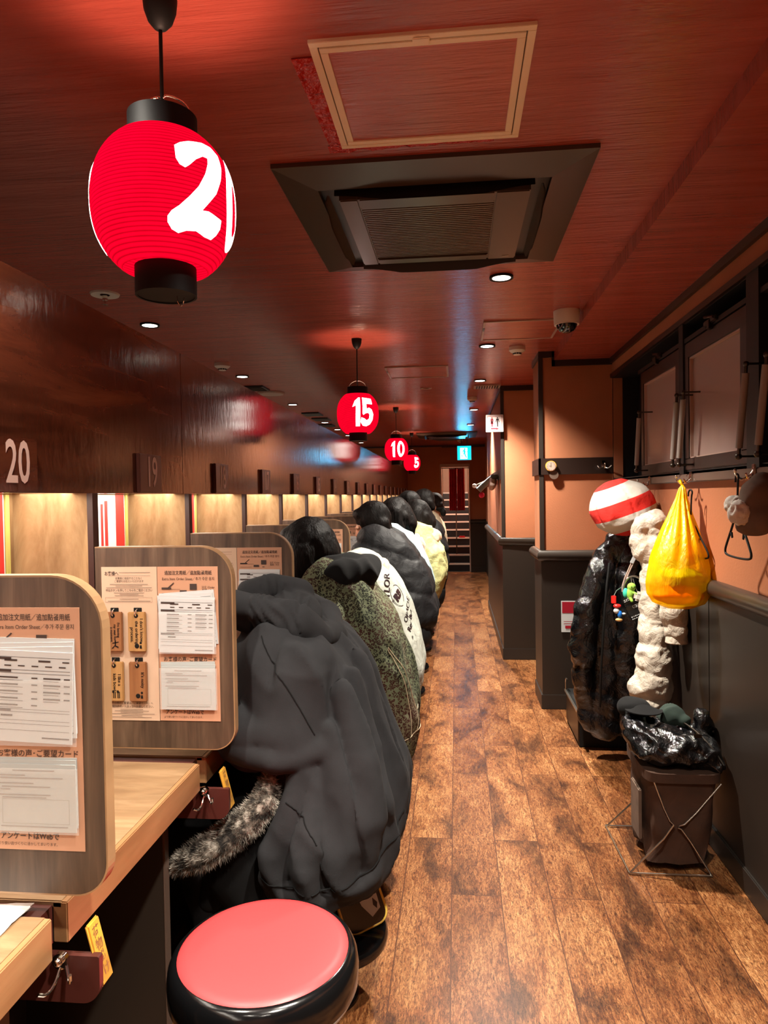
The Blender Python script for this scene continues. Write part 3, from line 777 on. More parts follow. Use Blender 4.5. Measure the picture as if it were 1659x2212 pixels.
def sheet_geo(m, i, x0, x1, z0, z1, y, rot, kind):
    """print for a slip: returns print MB"""
    c = V(((x0+x1)/2, y, (z0+z1)/2)); T = Matrix.Translation(c) @ Matrix.Rotation(rot, 4, 'Y')
    W, H = x1-x0, z1-z0; P = T @ frame((0, -.0006, 0), (1, 0, 0), (0, 0, 1)); R = []
    if kind == 'order':
        for f in (.93, .79, .755, .36, .33, .24, .2, .13): R.append((-W*.47, H*(f-.5), W*.47, H*(f-.5)+.0006))
        for f in (.90, .765, .335): R.append((-W*.47, H*(f-.5), -W*.22, H*(f-.5)+.004))
        for j in range(5):
            zz = H*(.70-.075*j-.5)
            R += [(-W*.36, zz, -W*.14, zz+.0022), (-W*.36, zz-.0035, -W*.08, zz-.0028), (.02*W, zz, .09*W, zz+.002)]
            if j < 4: R += [(.16*W, zz, .36*W, zz+.0022), (.16*W, zz-.0035, .34*W, zz-.0028), (.40*W, zz, .47*W, zz+.002)]
        for j in range(5): R.append((-W*.3+W*.16*j, H*.33, -W*.22+W*.16*j, H*.33+.002))
        R += [(-W*.3, H*.385, -W*.15, H*.385+.003), (W*.1, H*.385, W*.24, H*.385+.003), (W*.38, H*.385, W*.46, H*.385+.002), (.15*W, -.45*H, .47*W, -.45*H+.002), (-.34*W, -.22*H, -.2*W, -.22*H+.003)]
    else:
        for f, a, b_ in ((.9, -.25, .25), (.83, -.42, -.1), (.79, -.4, .35), (.71, -.42, .0), (.66, -.38, .2), (.62, -.4, -.28), (.54, -.42, .2), (.5, -.38, .15), (.07, -.4, .4)):
            R.append((a*W, (f-.5)*H, b_*W, (f-.5)*H+.0016))
        a, b_, cc, d = -.38*W, -.38*H, .42*W, -.02*H
        R += [(a, b_, cc, b_+.0005), (a, d, cc, d+.0005), (a, b_, a+.0005, d), (cc-.0005, b_, cc, d)]
    bars(m, R, P, .0)
    return T, W, H
def slips(k, kind, x0, x1, z0, z1, n, label, spread, rot0=0):
    y = P0+PW*k-.0145
    nm = 'order_sheet' if kind == 'order' else 'request_card'
    for i in range(n):
        yy = y-.0015-.0018*i; rot = rot0+random.uniform(-1, 1)*spread; dx = random.uniform(-1, 1)*spread*.04; dz = (n-1-i)*.006 + random.uniform(0, .003)
        mm = MB(); T, W, H = sheet_geo(mm, i, x0+dx, x1+dx, z0+dz, z1+dz, yy, rot, kind)
        p = MB(); nx = 8
        vs = [(W*(a/nx-.5), -.0018*math.sin(PI*a/nx), H*(b_-.5)) for b_ in (0, 1) for a in range(nx+1)]
        # a slightly bowed leaf with its own thickness
        vs = [(W*(a/nx-.5), dy, H*(b_-.5)) for dy in (0, .0012) for b_ in (0, 1) for a in range(nx+1)]
        q = nx+1; fs = []
        for a in range(nx):
            fs += [(a, a+1, q+a+1, q+a), (3*q+a, 3*q+a+1, 2*q+a+1, 2*q+a), (a+1, a, 2*q+a, 2*q+a+1), (q+a, q+a+1, 3*q+a+1, 3*q+a)]
        fs += [(0, q, 3*q, 2*q), (nx, 2*q+nx, 3*q+nx, q+nx)]
        p.add(vs, fs, 0, T)
        o = p.build(nm, M['paper'] if kind == 'order' else M['paper2'])
        tag(o, label % (['backmost', 'second', 'third', 'fourth', 'fifth'][i] if i < n-1 else 'front'), 'order sheet' if kind == 'order' else 'card', 'order sheets and request cards in the partition pockets')
        if i >= n-1 or k < 2: mm.build('print', M['inkgrey'] if kind != 'order' else M['ink'], o)
ps = {0: 'nearest left partition', 1: 'partition with wooden tags', 2: 'partition behind the black hoodie'}
for k in range(0, 7):
    p = ps.get(k, 'partition between seats %d and %d' % (21-k, 20-k))
    slips(k, 'order', -.742, -.600, 1.086 if k else 1.09, 1.222 if k else 1.235, 4 if k < 2 else 2, 'white printed order sheet, %s in its stack on the '+p, .08 if k < 2 else .02, .05 if k == 0 else 0)
    slips(k, 'card', -.742, -.602, .944, 1.052, 3 if k < 2 else 1, 'plain request card, %s in the lower pocket of the '+p, .02)
# posters on the booth back wall
for k in range(-1, 12):
    y1 = P0+PW*(k+1)-.015
    y0 = P0+PW*k+.03
    root = thing('wall_poster', 'red and white printed poster on the back wall of booth %d' % (20-k) if k >= 0 else 'red edged poster on the back wall of the nearest booth', 'poster', (-1.129, (y0+y1)/2, .95), 'posters on the booth back walls')
    MB().box((-1.13, y0, .95), (-1.1285, y1-.035, BOT)).build('sheet', M['postwhite'], root)
    m = MB(); A = frame((-1.128, 0, 0), (0, 1, 0), (0, 0, 1))
    R = [(y1-.10, .95, y1-.04, 1.49)]
    for z in (1.44, 1.30, 1.16): R.append((y0+.02, z, y1-.22, z+.012))
    for z0 in (1.31, 1.17, 1.03):
        yy = y0+.03
        while yy < y1-.24: R.append((yy, z0+.01, yy+.006, z0+.12)); yy += .011
    R += [(y1-.2, 1.06, y1-.185, 1.46), (y1-.175, 1.2, y1-.155, 1.47), (y1-.2, 1.0, y1-.11, 1.1)]
    bars(m, R, A, .0003); m.build('red_print', M['postred'], root)
    MB().box((-1.13, y1-.03, .95), (-1.126, y1-.016, BOT)).build('green_strip', M['postgreen'], root)
# tissue on the near counter
m = MB(); n = 14
vs = []; fs = []
for i in range(n+1):
    for j in range(n+1):
        u, w_ = i/n, j/n
        x = -.90+.205*u; y = .93+.12*w_+.03*u; z = .8145+  .034*max(0, noise.noise(V((u*3.1, w_*2.6, 1.3))))*min(1, 4*u*(1-u)+.2)+.003*abs(noise.noise(V((u*9, w_*9, 3))))
        vs.append((x, y - .05*u*(1-w_)*0, z))
for i in range(n):
    for j in range(n): a = i*(n+1)+j; fs.append((a, a+n+1, a+n+2, a+1))
m.add(vs, fs); m.add([(x, y, z-.0015) for x, y, z in vs], [f[::-1] for f in fs])
tag(m.build('tissue', M['tissue'], smooth=True), 'crumpled white tissue on the nearest counter, lower left corner', 'tissue')
# ------------------------------------------------------------------ lanterns
TWO = [(31.1, 0.0582), (36.0, 0.0665), (43.6, 0.0736), (57.6, 0.0812), (68.8, 0.0816), (75.4, 0.0713), (74.3, 0.0458), (70.9, 0.0217), (65.1, -0.0068), (57.6, -0.0281), (52.4, -0.0427), (58.4, -0.0409), (65.4, -0.0436), (73.0, -0.0462), (73.7, -0.0604), (71.1, -0.0724), (66.9, -0.0817), (58.9, -0.0812), (49.6, -0.0764), (40.8, -0.0789), (34.0, -0.0843), (28.2, -0.08), (24.8, -0.0705), (24.8, -0.0614), (27.9, -0.0526), (34.0, -0.0425), (41.1, -0.026), (48.7, -0.0051), (54.9, 0.0208), (58.1, 0.0403), (59.0, 0.0514), (54.3, 0.0514), (47.6, 0.0411), (41.7, 0.0272), (38.4, 0.0211), (34.3, 0.0246), (31.6, 0.0346)]
ONE = [(-.1, .38), (.12, .5), (.22, .5), (.20, -.5), (-.06, -.5), (-.02, .22), (-.22, .16)]
FIVE = [(-.22, .5), (.36, .47), (.34, .27), (-.02, .27), (-.02, .10), (.12, .14), (.28, .08), (.38, -.08), (.36, -.28), (.24, -.43), (.02, -.5), (-.2, -.48), (-.34, -.36), (-.3, -.2), (-.14, -.24), (.0, -.3), (.12, -.24), (.14, -.1), (.06, -.04), (-.08, -.06), (-.2, -.12), (-.24, -.06)]
def ring(w, h, iw, ih, cx=0, cz=0, n=28):
    """zero: outer and inner outline joined as quads"""
    return ('ring', w, h, iw, ih, cx, cz, n)
LR, LH = .127, .118
def lantern_r(z):     # body radius at height z from centre
    t = abs(z)/.142
    return LR*max(0.0, (1-t**2.35))**.5
def body_profile():
    p = []; N = 34
    for i in range(N*4+1):
        z = -LH+2*LH*i/(N*4)
        p.append((lantern_r(z)+.0011*(abs(math.sin(PI*i/4))-.4), z))
    return p
def digit_patch(shapes, c0, c1):
    """shapes in (angle, z); wrap on the lantern surface"""
    bm = bmesh.new()
    for sh in shapes:
        if sh[0] == 'ring':
            _, w, h, iw, ih, cx, cz, n = sh
            o = [bm.verts.new((cx+w*math.sin(2*PI*i/n), cz+h*math.cos(2*PI*i/n), 0)) for i in range(n)]
            q = [bm.verts.new((cx+iw*math.sin(2*PI*i/n), cz+ih*math.cos(2*PI*i/n), 0)) for i in range(n)]
            for i in range(n): bm.faces.new((o[i], o[(i+1) % n], q[(i+1) % n], q[i]))
        else:
            f = bm.faces.new([bm.verts.new((a, z, 0)) for a, z in sh])
            bmesh.ops.triangulate(bm, faces=[f])
    xs = [v.co.x for v in bm.verts]; zs = [v.co.y for v in bm.verts]
    k = min(xs)+.08
    while k < max(xs): bmesh.ops.bisect_plane(bm, geom=list(bm.verts)+list(bm.edges)+list(bm.faces), plane_co=(k, 0, 0), plane_no=(1, 0, 0)); k += .08
    k = min(zs)+.006
    while k < max(zs): bmesh.ops.bisect_plane(bm, geom=list(bm.verts)+list(bm.edges)+list(bm.faces), plane_co=(0, k, 0), plane_no=(0, 1, 0)); k += .006
    for v in bm.verts:
        a, z = v.co.x, v.co.y; r = lantern_r(z)+.0022
        v.co = V((r*math.sin(a), -r*math.cos(a), z))
    return MB().bm(bm)
def lantern(loc, shapes, label, top):
    x, y, z = loc
    root = thing('paper_lantern', label, 'lantern', (x, y, z), 'numbered red paper lanterns')
    m = MB(); m.lathe(body_profile(), 64, 0, None, False); m.build('paper_body', M['lampred'], root, local=True, smooth=True, angle=80)
    for sh in shapes: digit_patch([sh], 0, 0).build('white_digit', M['lampwhite'], root, local=True, smooth=True)
    for nm, z0, z1, rr in (('top_ring', LH-.006, LH+.044, .062), ('bottom_ring', -LH-.046, -LH+.006, .055)):
        m = MB(); m.lathe([(rr-.004, z0), (rr, z0), (rr, z1), (rr-.004, z1), (rr-.004, z0)], 40, 0, None, False)
        if nm == 'bottom_ring': m.lathe([(.0001, z0+.002), (rr-.003, z0+.002), (rr-.003, z0+.005), (.0001, z0+.005)], 40, 0, None, False)
        m.build(nm, M['black'], root, local=True, smooth=True)
    m = MB(); hz = LH+.04
    m.tube([(-.055, 0, hz-.02), (-.055, 0, hz), (-.045, 0, hz+.028), (-.01, .002, hz+.045), (0, 0, hz+.038), (.01, -.002, hz+.045), (.045, 0, hz+.028), (.055, 0, hz), (.055, 0, hz-.02)], .0018, 8, 0, 2)
    m.tube([(.02, 0, -LH-.046), (.022, 0, -LH-.06), (.03, 0, -LH-.066), (.034, 0, -LH-.05)], .0012, 6, 0, 1)
    m.build('wire_handle', M['chrome'], root, local=True, smooth=True)
    m = MB(); m.cyl((0, 0, LH+.02), (0, 0, CZ-z-.06), .0035, n=10); m.build('cord', M['black'], root, local=True, smooth=True)
    h = CZ-z; b = top
    m = MB(); m.lathe([(.005, h-b), (.012, h-b+.004), (.022, h-b+.016), (.029, h-b+.036), (.031, h-b+.055), (.031, h)], 32)
    m.build('canopy', M['black'], root, local=True, smooth=True)
    li = bpy.data.lights.new('lantern_bulb', 'POINT'); li.energy = 6; li.color = (1, .6, .42); li.shadow_soft_size = .02
    lo = bpy.data.objects.new('lantern_bulb', li); COL.objects.link(lo); lo.location = (x, y, z+.09)
    li = bpy.data.lights.new('lantern_glow', 'POINT'); li.energy = 1.2; li.color = (1, .1, .08); li.shadow_soft_size = .1
    return root
D = math.radians
def sc(poly, w, h, cx): return [(D(cx)+x*w, z*h) for x, z in poly]
two = [(D(a), z) for a, z in TWO]
lantern((-.527, 1.27, 2.01), [two, ring(D(20), .084, D(9), .056, D(98), 0), ring(D(20), .088, D(10), .06, D(-76), -.005)], 'large red paper lantern with a white number 2, nearest, at the upper left', .10)
lantern((-.588, 4.29, 1.975), [sc(ONE, .85, .17, 4), sc(FIVE, .92, .17, 33)], 'lit red lantern numbered 15, second nearest', .062)
lantern((-.634, 7.65, 1.975), [sc(ONE, .8, .17, -12), ring(D(19), .085, D(7.5), .055, D(28), 0)], 'lit red lantern numbered 10, third from the camera', .062)
lantern((-.66, 10.8, 1.975), [sc(FIVE, .95, .16, 36)], 'lit red lantern numbered 5, the farthest one', .062)

# ------------------------------------------------------------------ ceiling fittings
def downlight(x, y, label, e, watt=None, spill=1.95, kitchen=False):
    root = thing('downlight', label, 'downlight', (x, y, CZ-.01), 'recessed ceiling downlights')
    m = MB(); m.lathe([(.040, .002), (.052, .0), (.052, .010), (.040, .010), (.040, .002)], 32, 0, None, False); m.build('trim_ring', M['black'], root, local=True, smooth=True)
    m = MB(); m.lathe([(.0001, .003), (.041, .003), (.041, .008), (.0001, .008)], 32, 0, None, False); m.build('lens', M['lampdisc'], root, local=True)
    li = bpy.data.lights.new('downlight_beam', 'SPOT'); li.energy = e; li.color = (1, .92, .80); li.spot_size = spill; li.spot_blend = 1.0; li.shadow_soft_size = .035
    lo = bpy.data.objects.new('downlight_beam', li); COL.objects.link(lo); lo.location = (x, y, CZ-.02)
    return root
for i, (y, nm) in enumerate(((.35, None), (1.1, None), (3.178, 'bright round downlight just beyond the near air conditioner'), (4.617, 'downlight beside the small smoke alarm below the camera dome'), (5.994, 'third downlight along the aisle, next to the striped vent'), (8.01, 'fourth downlight along the aisle'), (9.724, 'fifth downlight, above the far air conditioner'), (11.6, None))):
    downlight(.212, y, nm or ('ceiling downlight over the aisle, behind or above the view' if y < 3 else 'last downlight over the aisle, by the exit sign'), 320 if y > 1.2 else 240)
downlight(.212, -.9, 'ceiling downlight over the aisle behind the camera', 160)
downlight(-.78, 1.0, 'unseen downlight added over the stools to brighten the near board', 90, spill=2.2)  # lamp put in above the view to graze the near board
downlight(-.5, -.5, 'ceiling downlight over the stools behind the camera', 60)
lw = ['nearest', 'second', 'third', 'fourth', 'fifth', 'sixth', 'seventh']
for i, y in enumerate((3.74, 5.422, 7.141, 8.932, 9.9, 10.9, 12.4)):
    downlight(-1.65, y, '%s small downlight in the row beyond the booth board' % lw[i], 90, spill=1.5)
downlight(-1.65, 2.0, 'downlight beyond the booth board hidden above the near boards', 90, spill=1.5)
# booth lighting under the board
for a, b_ in ((-1.5, 3.5), (3.5, 8.5), (8.5, 13.5)):
    li = bpy.data.lights.new('booth_strip', 'AREA'); li.shape = 'RECTANGLE'; li.size = .15; li.size_y = b_-a; li.energy = 15; li.color = (1, .93, .82); li.spread = PI
    lo = bpy.data.objects.new('booth_strip', li); COL.objects.link(lo); lo.location = (-1.035, (a+b_)/2, BOT+.001)
# stairwell light
li = bpy.data.lights.new('stair_lamp', 'POINT'); li.energy = 60; li.color = (1, .86, .7); li.shadow_soft_size = .06
lo = bpy.data.objects.new('stair_lamp', li); COL.objects.link(lo); lo.location = (0, YE+.45, 2.3)

def hatch(x0, y0, x1, y1, w, mat, label, name='ceiling_hatch', inner=True):
    root = thing(name, label, 'ceiling hatch', ((x0+x1)/2, (y0+y1)/2, CZ-.012))
    m = MB()
    def fr(a, b, c, d, w, z0, z1):
        m.box((a, b, z0), (c, b+w, z1), 0, .001).box((a, d-w, z0), (c, d, z1), 0, .001).box((a, b+w, z0), (a+w, d-w, z1), 0, .001).box((c-w, b+w, z0), (c, d-w, z1), 0, .001)
    fr(x0, y0, x1, y1, w, CZ-.008, CZ+.001); m.build('outer_frame', mat, root)
    if inner:
        m = MB(); g = w+.003; fr(x0+g, y0+g, x1-g, y1-g, w, CZ-.009, CZ+.001); m.build('inner_frame', mat, root)
        MB().box((x0+w, y0+w, CZ-.003), (x1-w, y1-w, CZ-.0005)).build('shadow_gap', M['beigedark'], root)
        MB().box((x0+2*w+.003, y0+2*w+.003, CZ-.005), (x1-2*w-.003, y1-2*w-.003, CZ-.0005)).build('panel', M['hatchpanel'], root)
        m = MB(); cx = (x0+x1)/2; m.box((cx-.018, y0+.006, CZ-.013), (cx+.018, y0+w+.012, CZ-.008), 0, .002); m.build('latch', mat, root)
    else:
        MB().box((x0+w, y0+w, CZ-.004), (x1-w, y1-w, CZ-.0005)).build('panel', M['hatchpanel'], root)
        m = MB(); m.box((x0+.002, y0+.3*(y1-y0), CZ-.012), (x0+.012, y0+.42*(y1-y0), CZ-.008)); m.build('latch', M['darkmetal'], root)
    return root
hatch(-.297, 1.484, .178, 1.94, .017, M['beige'], 'large beige framed square access hatch nearest the camera')
hatch(.165, 3.975, .60, 4.445, .012, M['greyframe'], 'thin grey framed access hatch beside the dome camera', inner=False)
hatch(-.517, 5.253, -.045, 5.74, .014, M['greyframe'], 'grey framed access hatch beyond the lantern numbered 15', inner=False)
# peeling red tape around the near hatch
m = MB(); n = 26; rnd = random.Random(3)
def tape(path, wa, wb):
    vs = []; n = len(path)
    for i, (x, y, dx, dy) in enumerate(path):
        for s in (0, 1):
            vs.append((x+dx*s, y+dy*s, CZ-.0025-.010*abs(noise.noise(V((i*.6, s*2.0, wa))))*(1 if s else .5)))
    fs = [(2*i, 2*i+2, 2*i+3, 2*i+1) for i in range(n-1)]; m.add(vs, fs); m.add([(a, b, c+.0012) for a, b, c in vs], [f[::-1] for f in fs])
L = [(-.346+.018*i/30, 1.54+.43*i/30, .046-.012*i/30+.004*rnd.random(), .0) for i in range(31)]; tape(L, 1.1, 0)
L = [(-.335+.45*i/34, 1.932, 0, .022+.014*rnd.random()*(1 if i < 12 else .3)) for i in range(35)]; tape(L, 2.3, 0)
tag(m.build('red_tape', M['tapered']), 'crumpled glossy red tape along the left and far edges of the beige framed hatch', 'tape')

def aircon(x, y, w, d, label, full=True):
    root = thing('air_conditioner', label, 'air conditioner', (x, y, CZ-.035))
    def bx(lo, hi, nm, mat, bev=.003, loc=False): return MB().box(lo, hi, 0, bev).build(nm, mat, root, local=True)
    z0, z1 = 0, .035; hw, hd = w/2, d/2
    # outer frame: four mitred sides sloping towards the ceiling
    m = MB(); a = .115; o = [(-hw, -hd), (hw, -hd), (hw, hd), (-hw, hd)]; i_ = [(-hw+a, -hd+a), (hw-a, -hd+a), (hw-a, hd-a), (-hw+a, hd-a)]
    b2 = [(-hw+a+.05, -hd+a+.05), (hw-a-.05, -hd+a+.05), (hw-a-.05, hd-a-.05), (-hw+a+.05, hd-a-.05)]
    vs = [(p[0], p[1], .035) for p in o]+[(p[0], p[1], .022) for p in o]+[(p[0], p[1], .0) for p in i_]+[(p[0], p[1], .03) for p in i_]
    fs = []
    for k in range(4):
        q = (k+1) % 4; fs += [(k, q, 4+q, 4+k), (4+k, 4+q, 8+q, 8+k), (8+k, 8+q, 12+q, 12+k)]
    m.add(vs, fs); m.build('outer_frame', M['acb'], root, local=True)
    MB().box((-hw+.05, -hd+.05, .018), (hw-.05, hd-.05, .034)).build('duct_cavity', M['acd'], root, local=True)
    g = hw-a-.055; gd = hd-a-.055
    m = MB(); m.box((-g, -gd, -.012), (-g+.06, gd, .02), 0, .004).box((g-.105, -gd, -.012), (g, gd, .02), 0, .004).box((-g+.06, -gd, -.012), (g-.105, -gd+.075, .02), 0, .004).box((-g+.06, gd-.055, -.012), (g-.105, gd, .02), 0, .004)
    m.build('grille_panel', M['acb'], root, local=True)
    m = MB(); ny = 30; y0, y1 = -gd+.075, gd-.055
    for k in range(ny): yy = y0+(y1-y0)*(k+.5)/ny; m.box((-g+.06, yy-.0042, -.006), (g-.105, yy+.0042, .004))
    gr = m.build('grille_slats', M['acb'] if not full else M['acd'], root, local=True); gr.data.materials[0] = M['acl']
    MB().box((-g+.055, y0, .006), (g-.1, y1, .012)).build('grille_back', M['acd'], root, local=True)
    fl = .30
    for nm, T in (('n', Matrix.Rotation(0, 4, 'Z')), ('s', Matrix.Rotation(PI, 4, 'Z')), ('e', Matrix.Rotation(PI/2, 4, 'Z')), ('w', Matrix.Rotation(-PI/2, 4, 'Z'))):
        # louvre flap: long curved blade hinged open
        r = (hd if nm in 'ns' else hw)-a-.02
        Tm = T @ Matrix.Translation((0, -r, 0)); m = MB(); n = 16; vs = []
        for i in range(n+1):
            u = i/n; xx = -fl+2*fl*u; e = .012+.020*(min(1, 4*u*(1-u)*1.3)**2)
            vs += [(xx, -.002, .012), (xx, -.006-.3*e, -e)]
        fs = [(2*i, 2*i+2, 2*i+3, 2*i+1) for i in range(n)]
        m.add(vs, fs, 0, Tm); m.add([(p[0], p[1]+.004, p[2]) for p in vs], [f[::-1] for f in fs], 0, Tm)
        m.build('louvre_flap', M['acl'] if nm in 'ew' else M['acd'], root, local=True, smooth=True)
    MB().box((g-.05, gd-.035, -.0135), (g-.025, gd-.03, -.012)).build('status_label', M['white'], root, local=True)
    return root
aircon(-.055, 2.49, .925, .95, 'dark brown four way ceiling air conditioner, large one near the camera')
aircon(-.13, 11.25, .925, .95, 'dark ceiling air conditioner at the far end near the exit sign')

def detector(x, y, r, label, big=False):
    root = thing('smoke_detector', label, 'smoke detector', (x, y, CZ-.05), 'smoke detectors')
    m = MB(); m.lathe([(.02, 0), (r*.45, .0), (r*.5, .012), (r*.8, .018), (r, .028), (r, .05)], 32); m.build('housing', M['white'], root, local=True, smooth=True, angle=30)
    m = MB()
    for k in range(10): a = 2*PI*k/10; m.box((-.006, r*.47, .003), (.006, r*.53, .011), 0, 0, Matrix.Rotation(a, 4, 'Z'))
    m.build('vent_slot', M['black'], root, local=True)
detector(.41, 4.71, .052, 'round white smoke detector with vents, below the dome camera')
detector(.171, 7.03, .048, 'small smoke detector farther along the aisle ceiling')
detector(-1.633, 4.895, .055, 'pale smoke detector at left beyond the booth board')
detector(.08, 12.3, .045, 'small smoke detector close to the exit sign')
root = thing('security_camera', 'white domed security camera with black glass at the soffit edge', 'security camera', (.592, 3.83, CZ-.115))
m = MB(); m.lathe([(.062, .045), (.066, .052), (.068, .115)], 40); m.build('mount', M['white'], root, local=True, smooth=True, angle=30)
m = MB(); m.lathe([(.0001, 0), (.02, .002), (.038, .012), (.05, .028), (.056, .047)], 40, 0, None, False); m.build('dome', M['glassdark'], root, local=True, smooth=True)
m = MB(); m.lathe([(.056, .042), (.064, .042), (.064, .05), (.056, .05)], 40, 0, None, False); m.build('collar', M['white'], root, local=True, smooth=True)
# vents, speaker, sprinkler
root = thing('ceiling_vent', 'silver striped air vent in the aisle ceiling next to the third downlight', 'vent', (.285, 6.33, CZ-.012))
m = MB(); m.box((-.115, -.09, 0), (.115, .09, .012), 0, .002); m.build('frame', M['greyframe'], root, local=True)
m = MB()
for k in range(9): m.box((-.095+.0225*k, -.07, -.003), (-.084+.0225*k, .07, .0005))
m.build('slat_gap', M['black'], root, local=True)
root = thing('ceiling_vent', 'black slatted vent at left beyond the booth board', 'vent', (-1.76, 6.02, CZ-.012))
m = MB(); m.box((-.14, -.12, 0), (.14, .12, .012), 0, .002); m.build('frame', M['acd'], root, local=True)
m = MB()
for k in range(8): m.box((-.12, -.1+.026*k, -.006), (.12, -.092+.026*k, .001))
m.build('slat', M['darkmetal'], root, local=True)
m = MB(); m.lathe([(.0001, 0), (.11, .0), (.12, .01), (.12, .018)], 40, 0, None, False)
o = m.build('ceiling_speaker', M['greyframe'], smooth=True, origin=V((0, 0, 0))); o.location = (-1.656, 6.32, CZ-.018); tag(o, 'flat round grey speaker in the ceiling beyond the booth board', 'speaker')
m = MB(); m.lathe([(.03, .002), (.05, 0), (.05, .006), (.03, .006)], 32, 0, None, False)
o = m.build('ceiling_ring', M['greyframe'], smooth=True, origin=V((0, 0, 0))); o.location = (-.253, 6.34, CZ-.006); tag(o, 'thin pale ring plate in the ceiling left of the striped vent', 'ceiling plate')
root = thing('sprinkler', 'pale round fire sprinkler with drop pin, left of the big lantern', 'sprinkler', (-1.607, 3.16, CZ-.05))
m = MB(); m.lathe([(.022, .044), (.062, .042), (.066, .05), (.022, .05)], 32, 0, None, False); m.build('escutcheon', M['white'], root, local=True, smooth=True)
m = MB(); m.cyl((0, 0, .05), (0, 0, .02), .012).cyl((0, 0, .02), (0, 0, 0), .004).cyl((0, 0, .002), (0, 0, 0), .013); m.build('nozzle', M['chrome'], root, local=True, smooth=True)
for i, (x, y) in enumerate(((-1.62, 8.0), (-1.62, 8.55), (-1.7, 9.3))):
    m = MB(); m.box((-.1, -.14, 0), (.1, .14, .015), 0, .003); o = m.build('kitchen_vent', M['acd'], origin=V((0, 0, 0))); o.location = (x, y, CZ-.015)
    tag(o, 'dark vent beyond the booth board, %s of three far ones' % ('nearest', 'middle', 'farthest')[i], 'vent', 'far dark vents')
# exit sign
EY = 12.0
root = thing('exit_sign', 'glowing cyan running man exit sign over the far doorway', 'exit sign', (.148, EY, 2.06))
m = MB(); m.box((.03, EY, 2.06), (.266, EY+.03, 2.30), 0, .004); m.build('housing', M['white'], root)
m = MB(); m.box((.034, EY-.004, 2.064), (.262, EY, 2.296)); m.build('lit_panel', M['exitc'], root)
m = MB(); A = frame((.15, EY-.0052, 2.18), (1, 0, 0), (0, 0, 1))
m.prism([(-.07, -.1), (.05, -.1), (.05, .085), (-.07, .085)], 0, .0006, 0, A); m.build('door_symbol', M['exitw'], root)
m = MB()
m.ball((.155, EY-.0065, 2.245), (.015, .001, .015), 12, 8)
for q in ([(-.018, .05), (.012, .055), (.02, .0), (-.01, -.01)], [(-.01, .0), (.012, -.002), (.03, -.05), (.045, -.08), (.03, -.085), (.008, -.05)], [(-.012, .0), (.004, -.01), (-.03, -.045), (-.055, -.04), (-.055, -.052), (-.03, -.06)], [(.008, .045), (.035, .015), (.05, .03), (.055, .022), (.036, .003), (.01, .03)], [(-.016, .048), (-.04, .02), (-.032, -.005), (-.024, -.002), (-.028, .02), (-.01, .03)]):
    m.prism(q, .0007, .0014, 0, A)
m.build('running_man', M['exitc'], root)
m = MB(); m.cyl((.1, EY+.015, 2.3), (.1, EY+.015, CZ), .008).cyl((.2, EY+.015, 2.3), (.2, EY+.015, CZ), .008); m.build('bracket', M['darkmetal'], root, smooth=True)
li = bpy.data.lights.new('exit_glow', 'AREA'); li.size = .22; li.energy = 1.2; li.color = (.02, .55, 1); lo = bpy.data.objects.new('exit_glow', li); COL.objects.link(lo); lo.location = (.15, EY-.03, 2.18); lo.rotation_euler = (-PI/2, 0, 0)
# toilet sign
root = thing('toilet_sign', 'square white and red toilet sign with two figures and an arrow', 'sign', (.345, 6.3, 2.02))
m = MB(); m.box((.27, 6.30, 2.02), (.422, 6.308, 2.172), 0, .002); m.build('board', M['signwhite'], root)
m = MB(); m.box((.39, 6.308, 2.04), (.41, 6.36, 2.15)); m.build('mount', M['signwhite'], root)
A = frame((.346, 6.2992, 2.096), (1, 0, 0), (0, 0, 1)); m = MB()
bars(m, [(-.064, .060, .064, .063), (-.064, -.063, .064, -.060), (-.064, -.063, -.061, .063), (.061, -.063, .064, .063)], A, 0)
m.prism([(-.033, -.052), (.015, -.052), (.015, -.057), (.038, -.047), (.015, -.037), (.015, -.04), (-.033, -.04)], 0, .0005, 0, A); m.build('border_and_arrow', M['signred'], root)
def figure(cx, dress):
    q = MB(); q.ball(A @ V((cx, .048, 0)), (.006, .0006, .006), 12, 6)
    q.prism([(cx-.005, -.03), (cx+.005, -.03), (cx+.006, .04), (cx-.006, .04)], 0, .0005, 0, A)
    if dress: q.prism([(cx-.014, -.005), (cx+.014, -.005), (cx+.006, .025), (cx-.006, .025)], 0, .0005, 0, A)
    q.prism([(cx-.011, .04), (cx+.011, .04), (cx+.018, .008), (cx+.014, .006), (cx+.007, .03), (cx-.007, .03), (cx-.014, .006), (cx-.018, .008)], 0, .0005, 0, A)
    return q
figure(-.023, True).build('woman_symbol', M['signred'], root); figure(.025, False).build('man_symbol', M['signblack'], root)
# thermometer dial on the column
root = thing('dial_thermometer', 'round brass rimmed dial thermometer on the dark band of the column', 'thermometer', (.64, 4.885, 1.63))
m = MB(); m.cyl((.64, 4.885, 1.657), (.64, 4.868, 1.657), .036, n=32).build('case', M['tagyellow'], root, smooth=True)
m = MB(); m.cyl((.64, 4.8682, 1.657), (.64, 4.866, 1.657), .031, n=32).build('dial', M['greyframe'], root)
m = MB(); A = frame((.64, 4.8655, 1.657), (1, 0, 0), (0, 0, 1)); bars(m, [(-.0012, -.01, .0012, .022), (-.016, -.001, .004, .001)], A, 0)
for k in range(12): m.box((-.0008, .023, 0), (.0008, .028, .0004), 0, 0, A @ Matrix.Rotation(k*PI/6, 4, 'Z'))
m.build('hand', M['black'], root)
m = MB(); m.cyl((.66, 4.884, 1.598), (.66, 4.876, 1.598), .03, n=24); tag(m.build('wood_disc', M['hookboard'], smooth=True), 'small dark disc tucked under the band below the thermometer', 'disc')
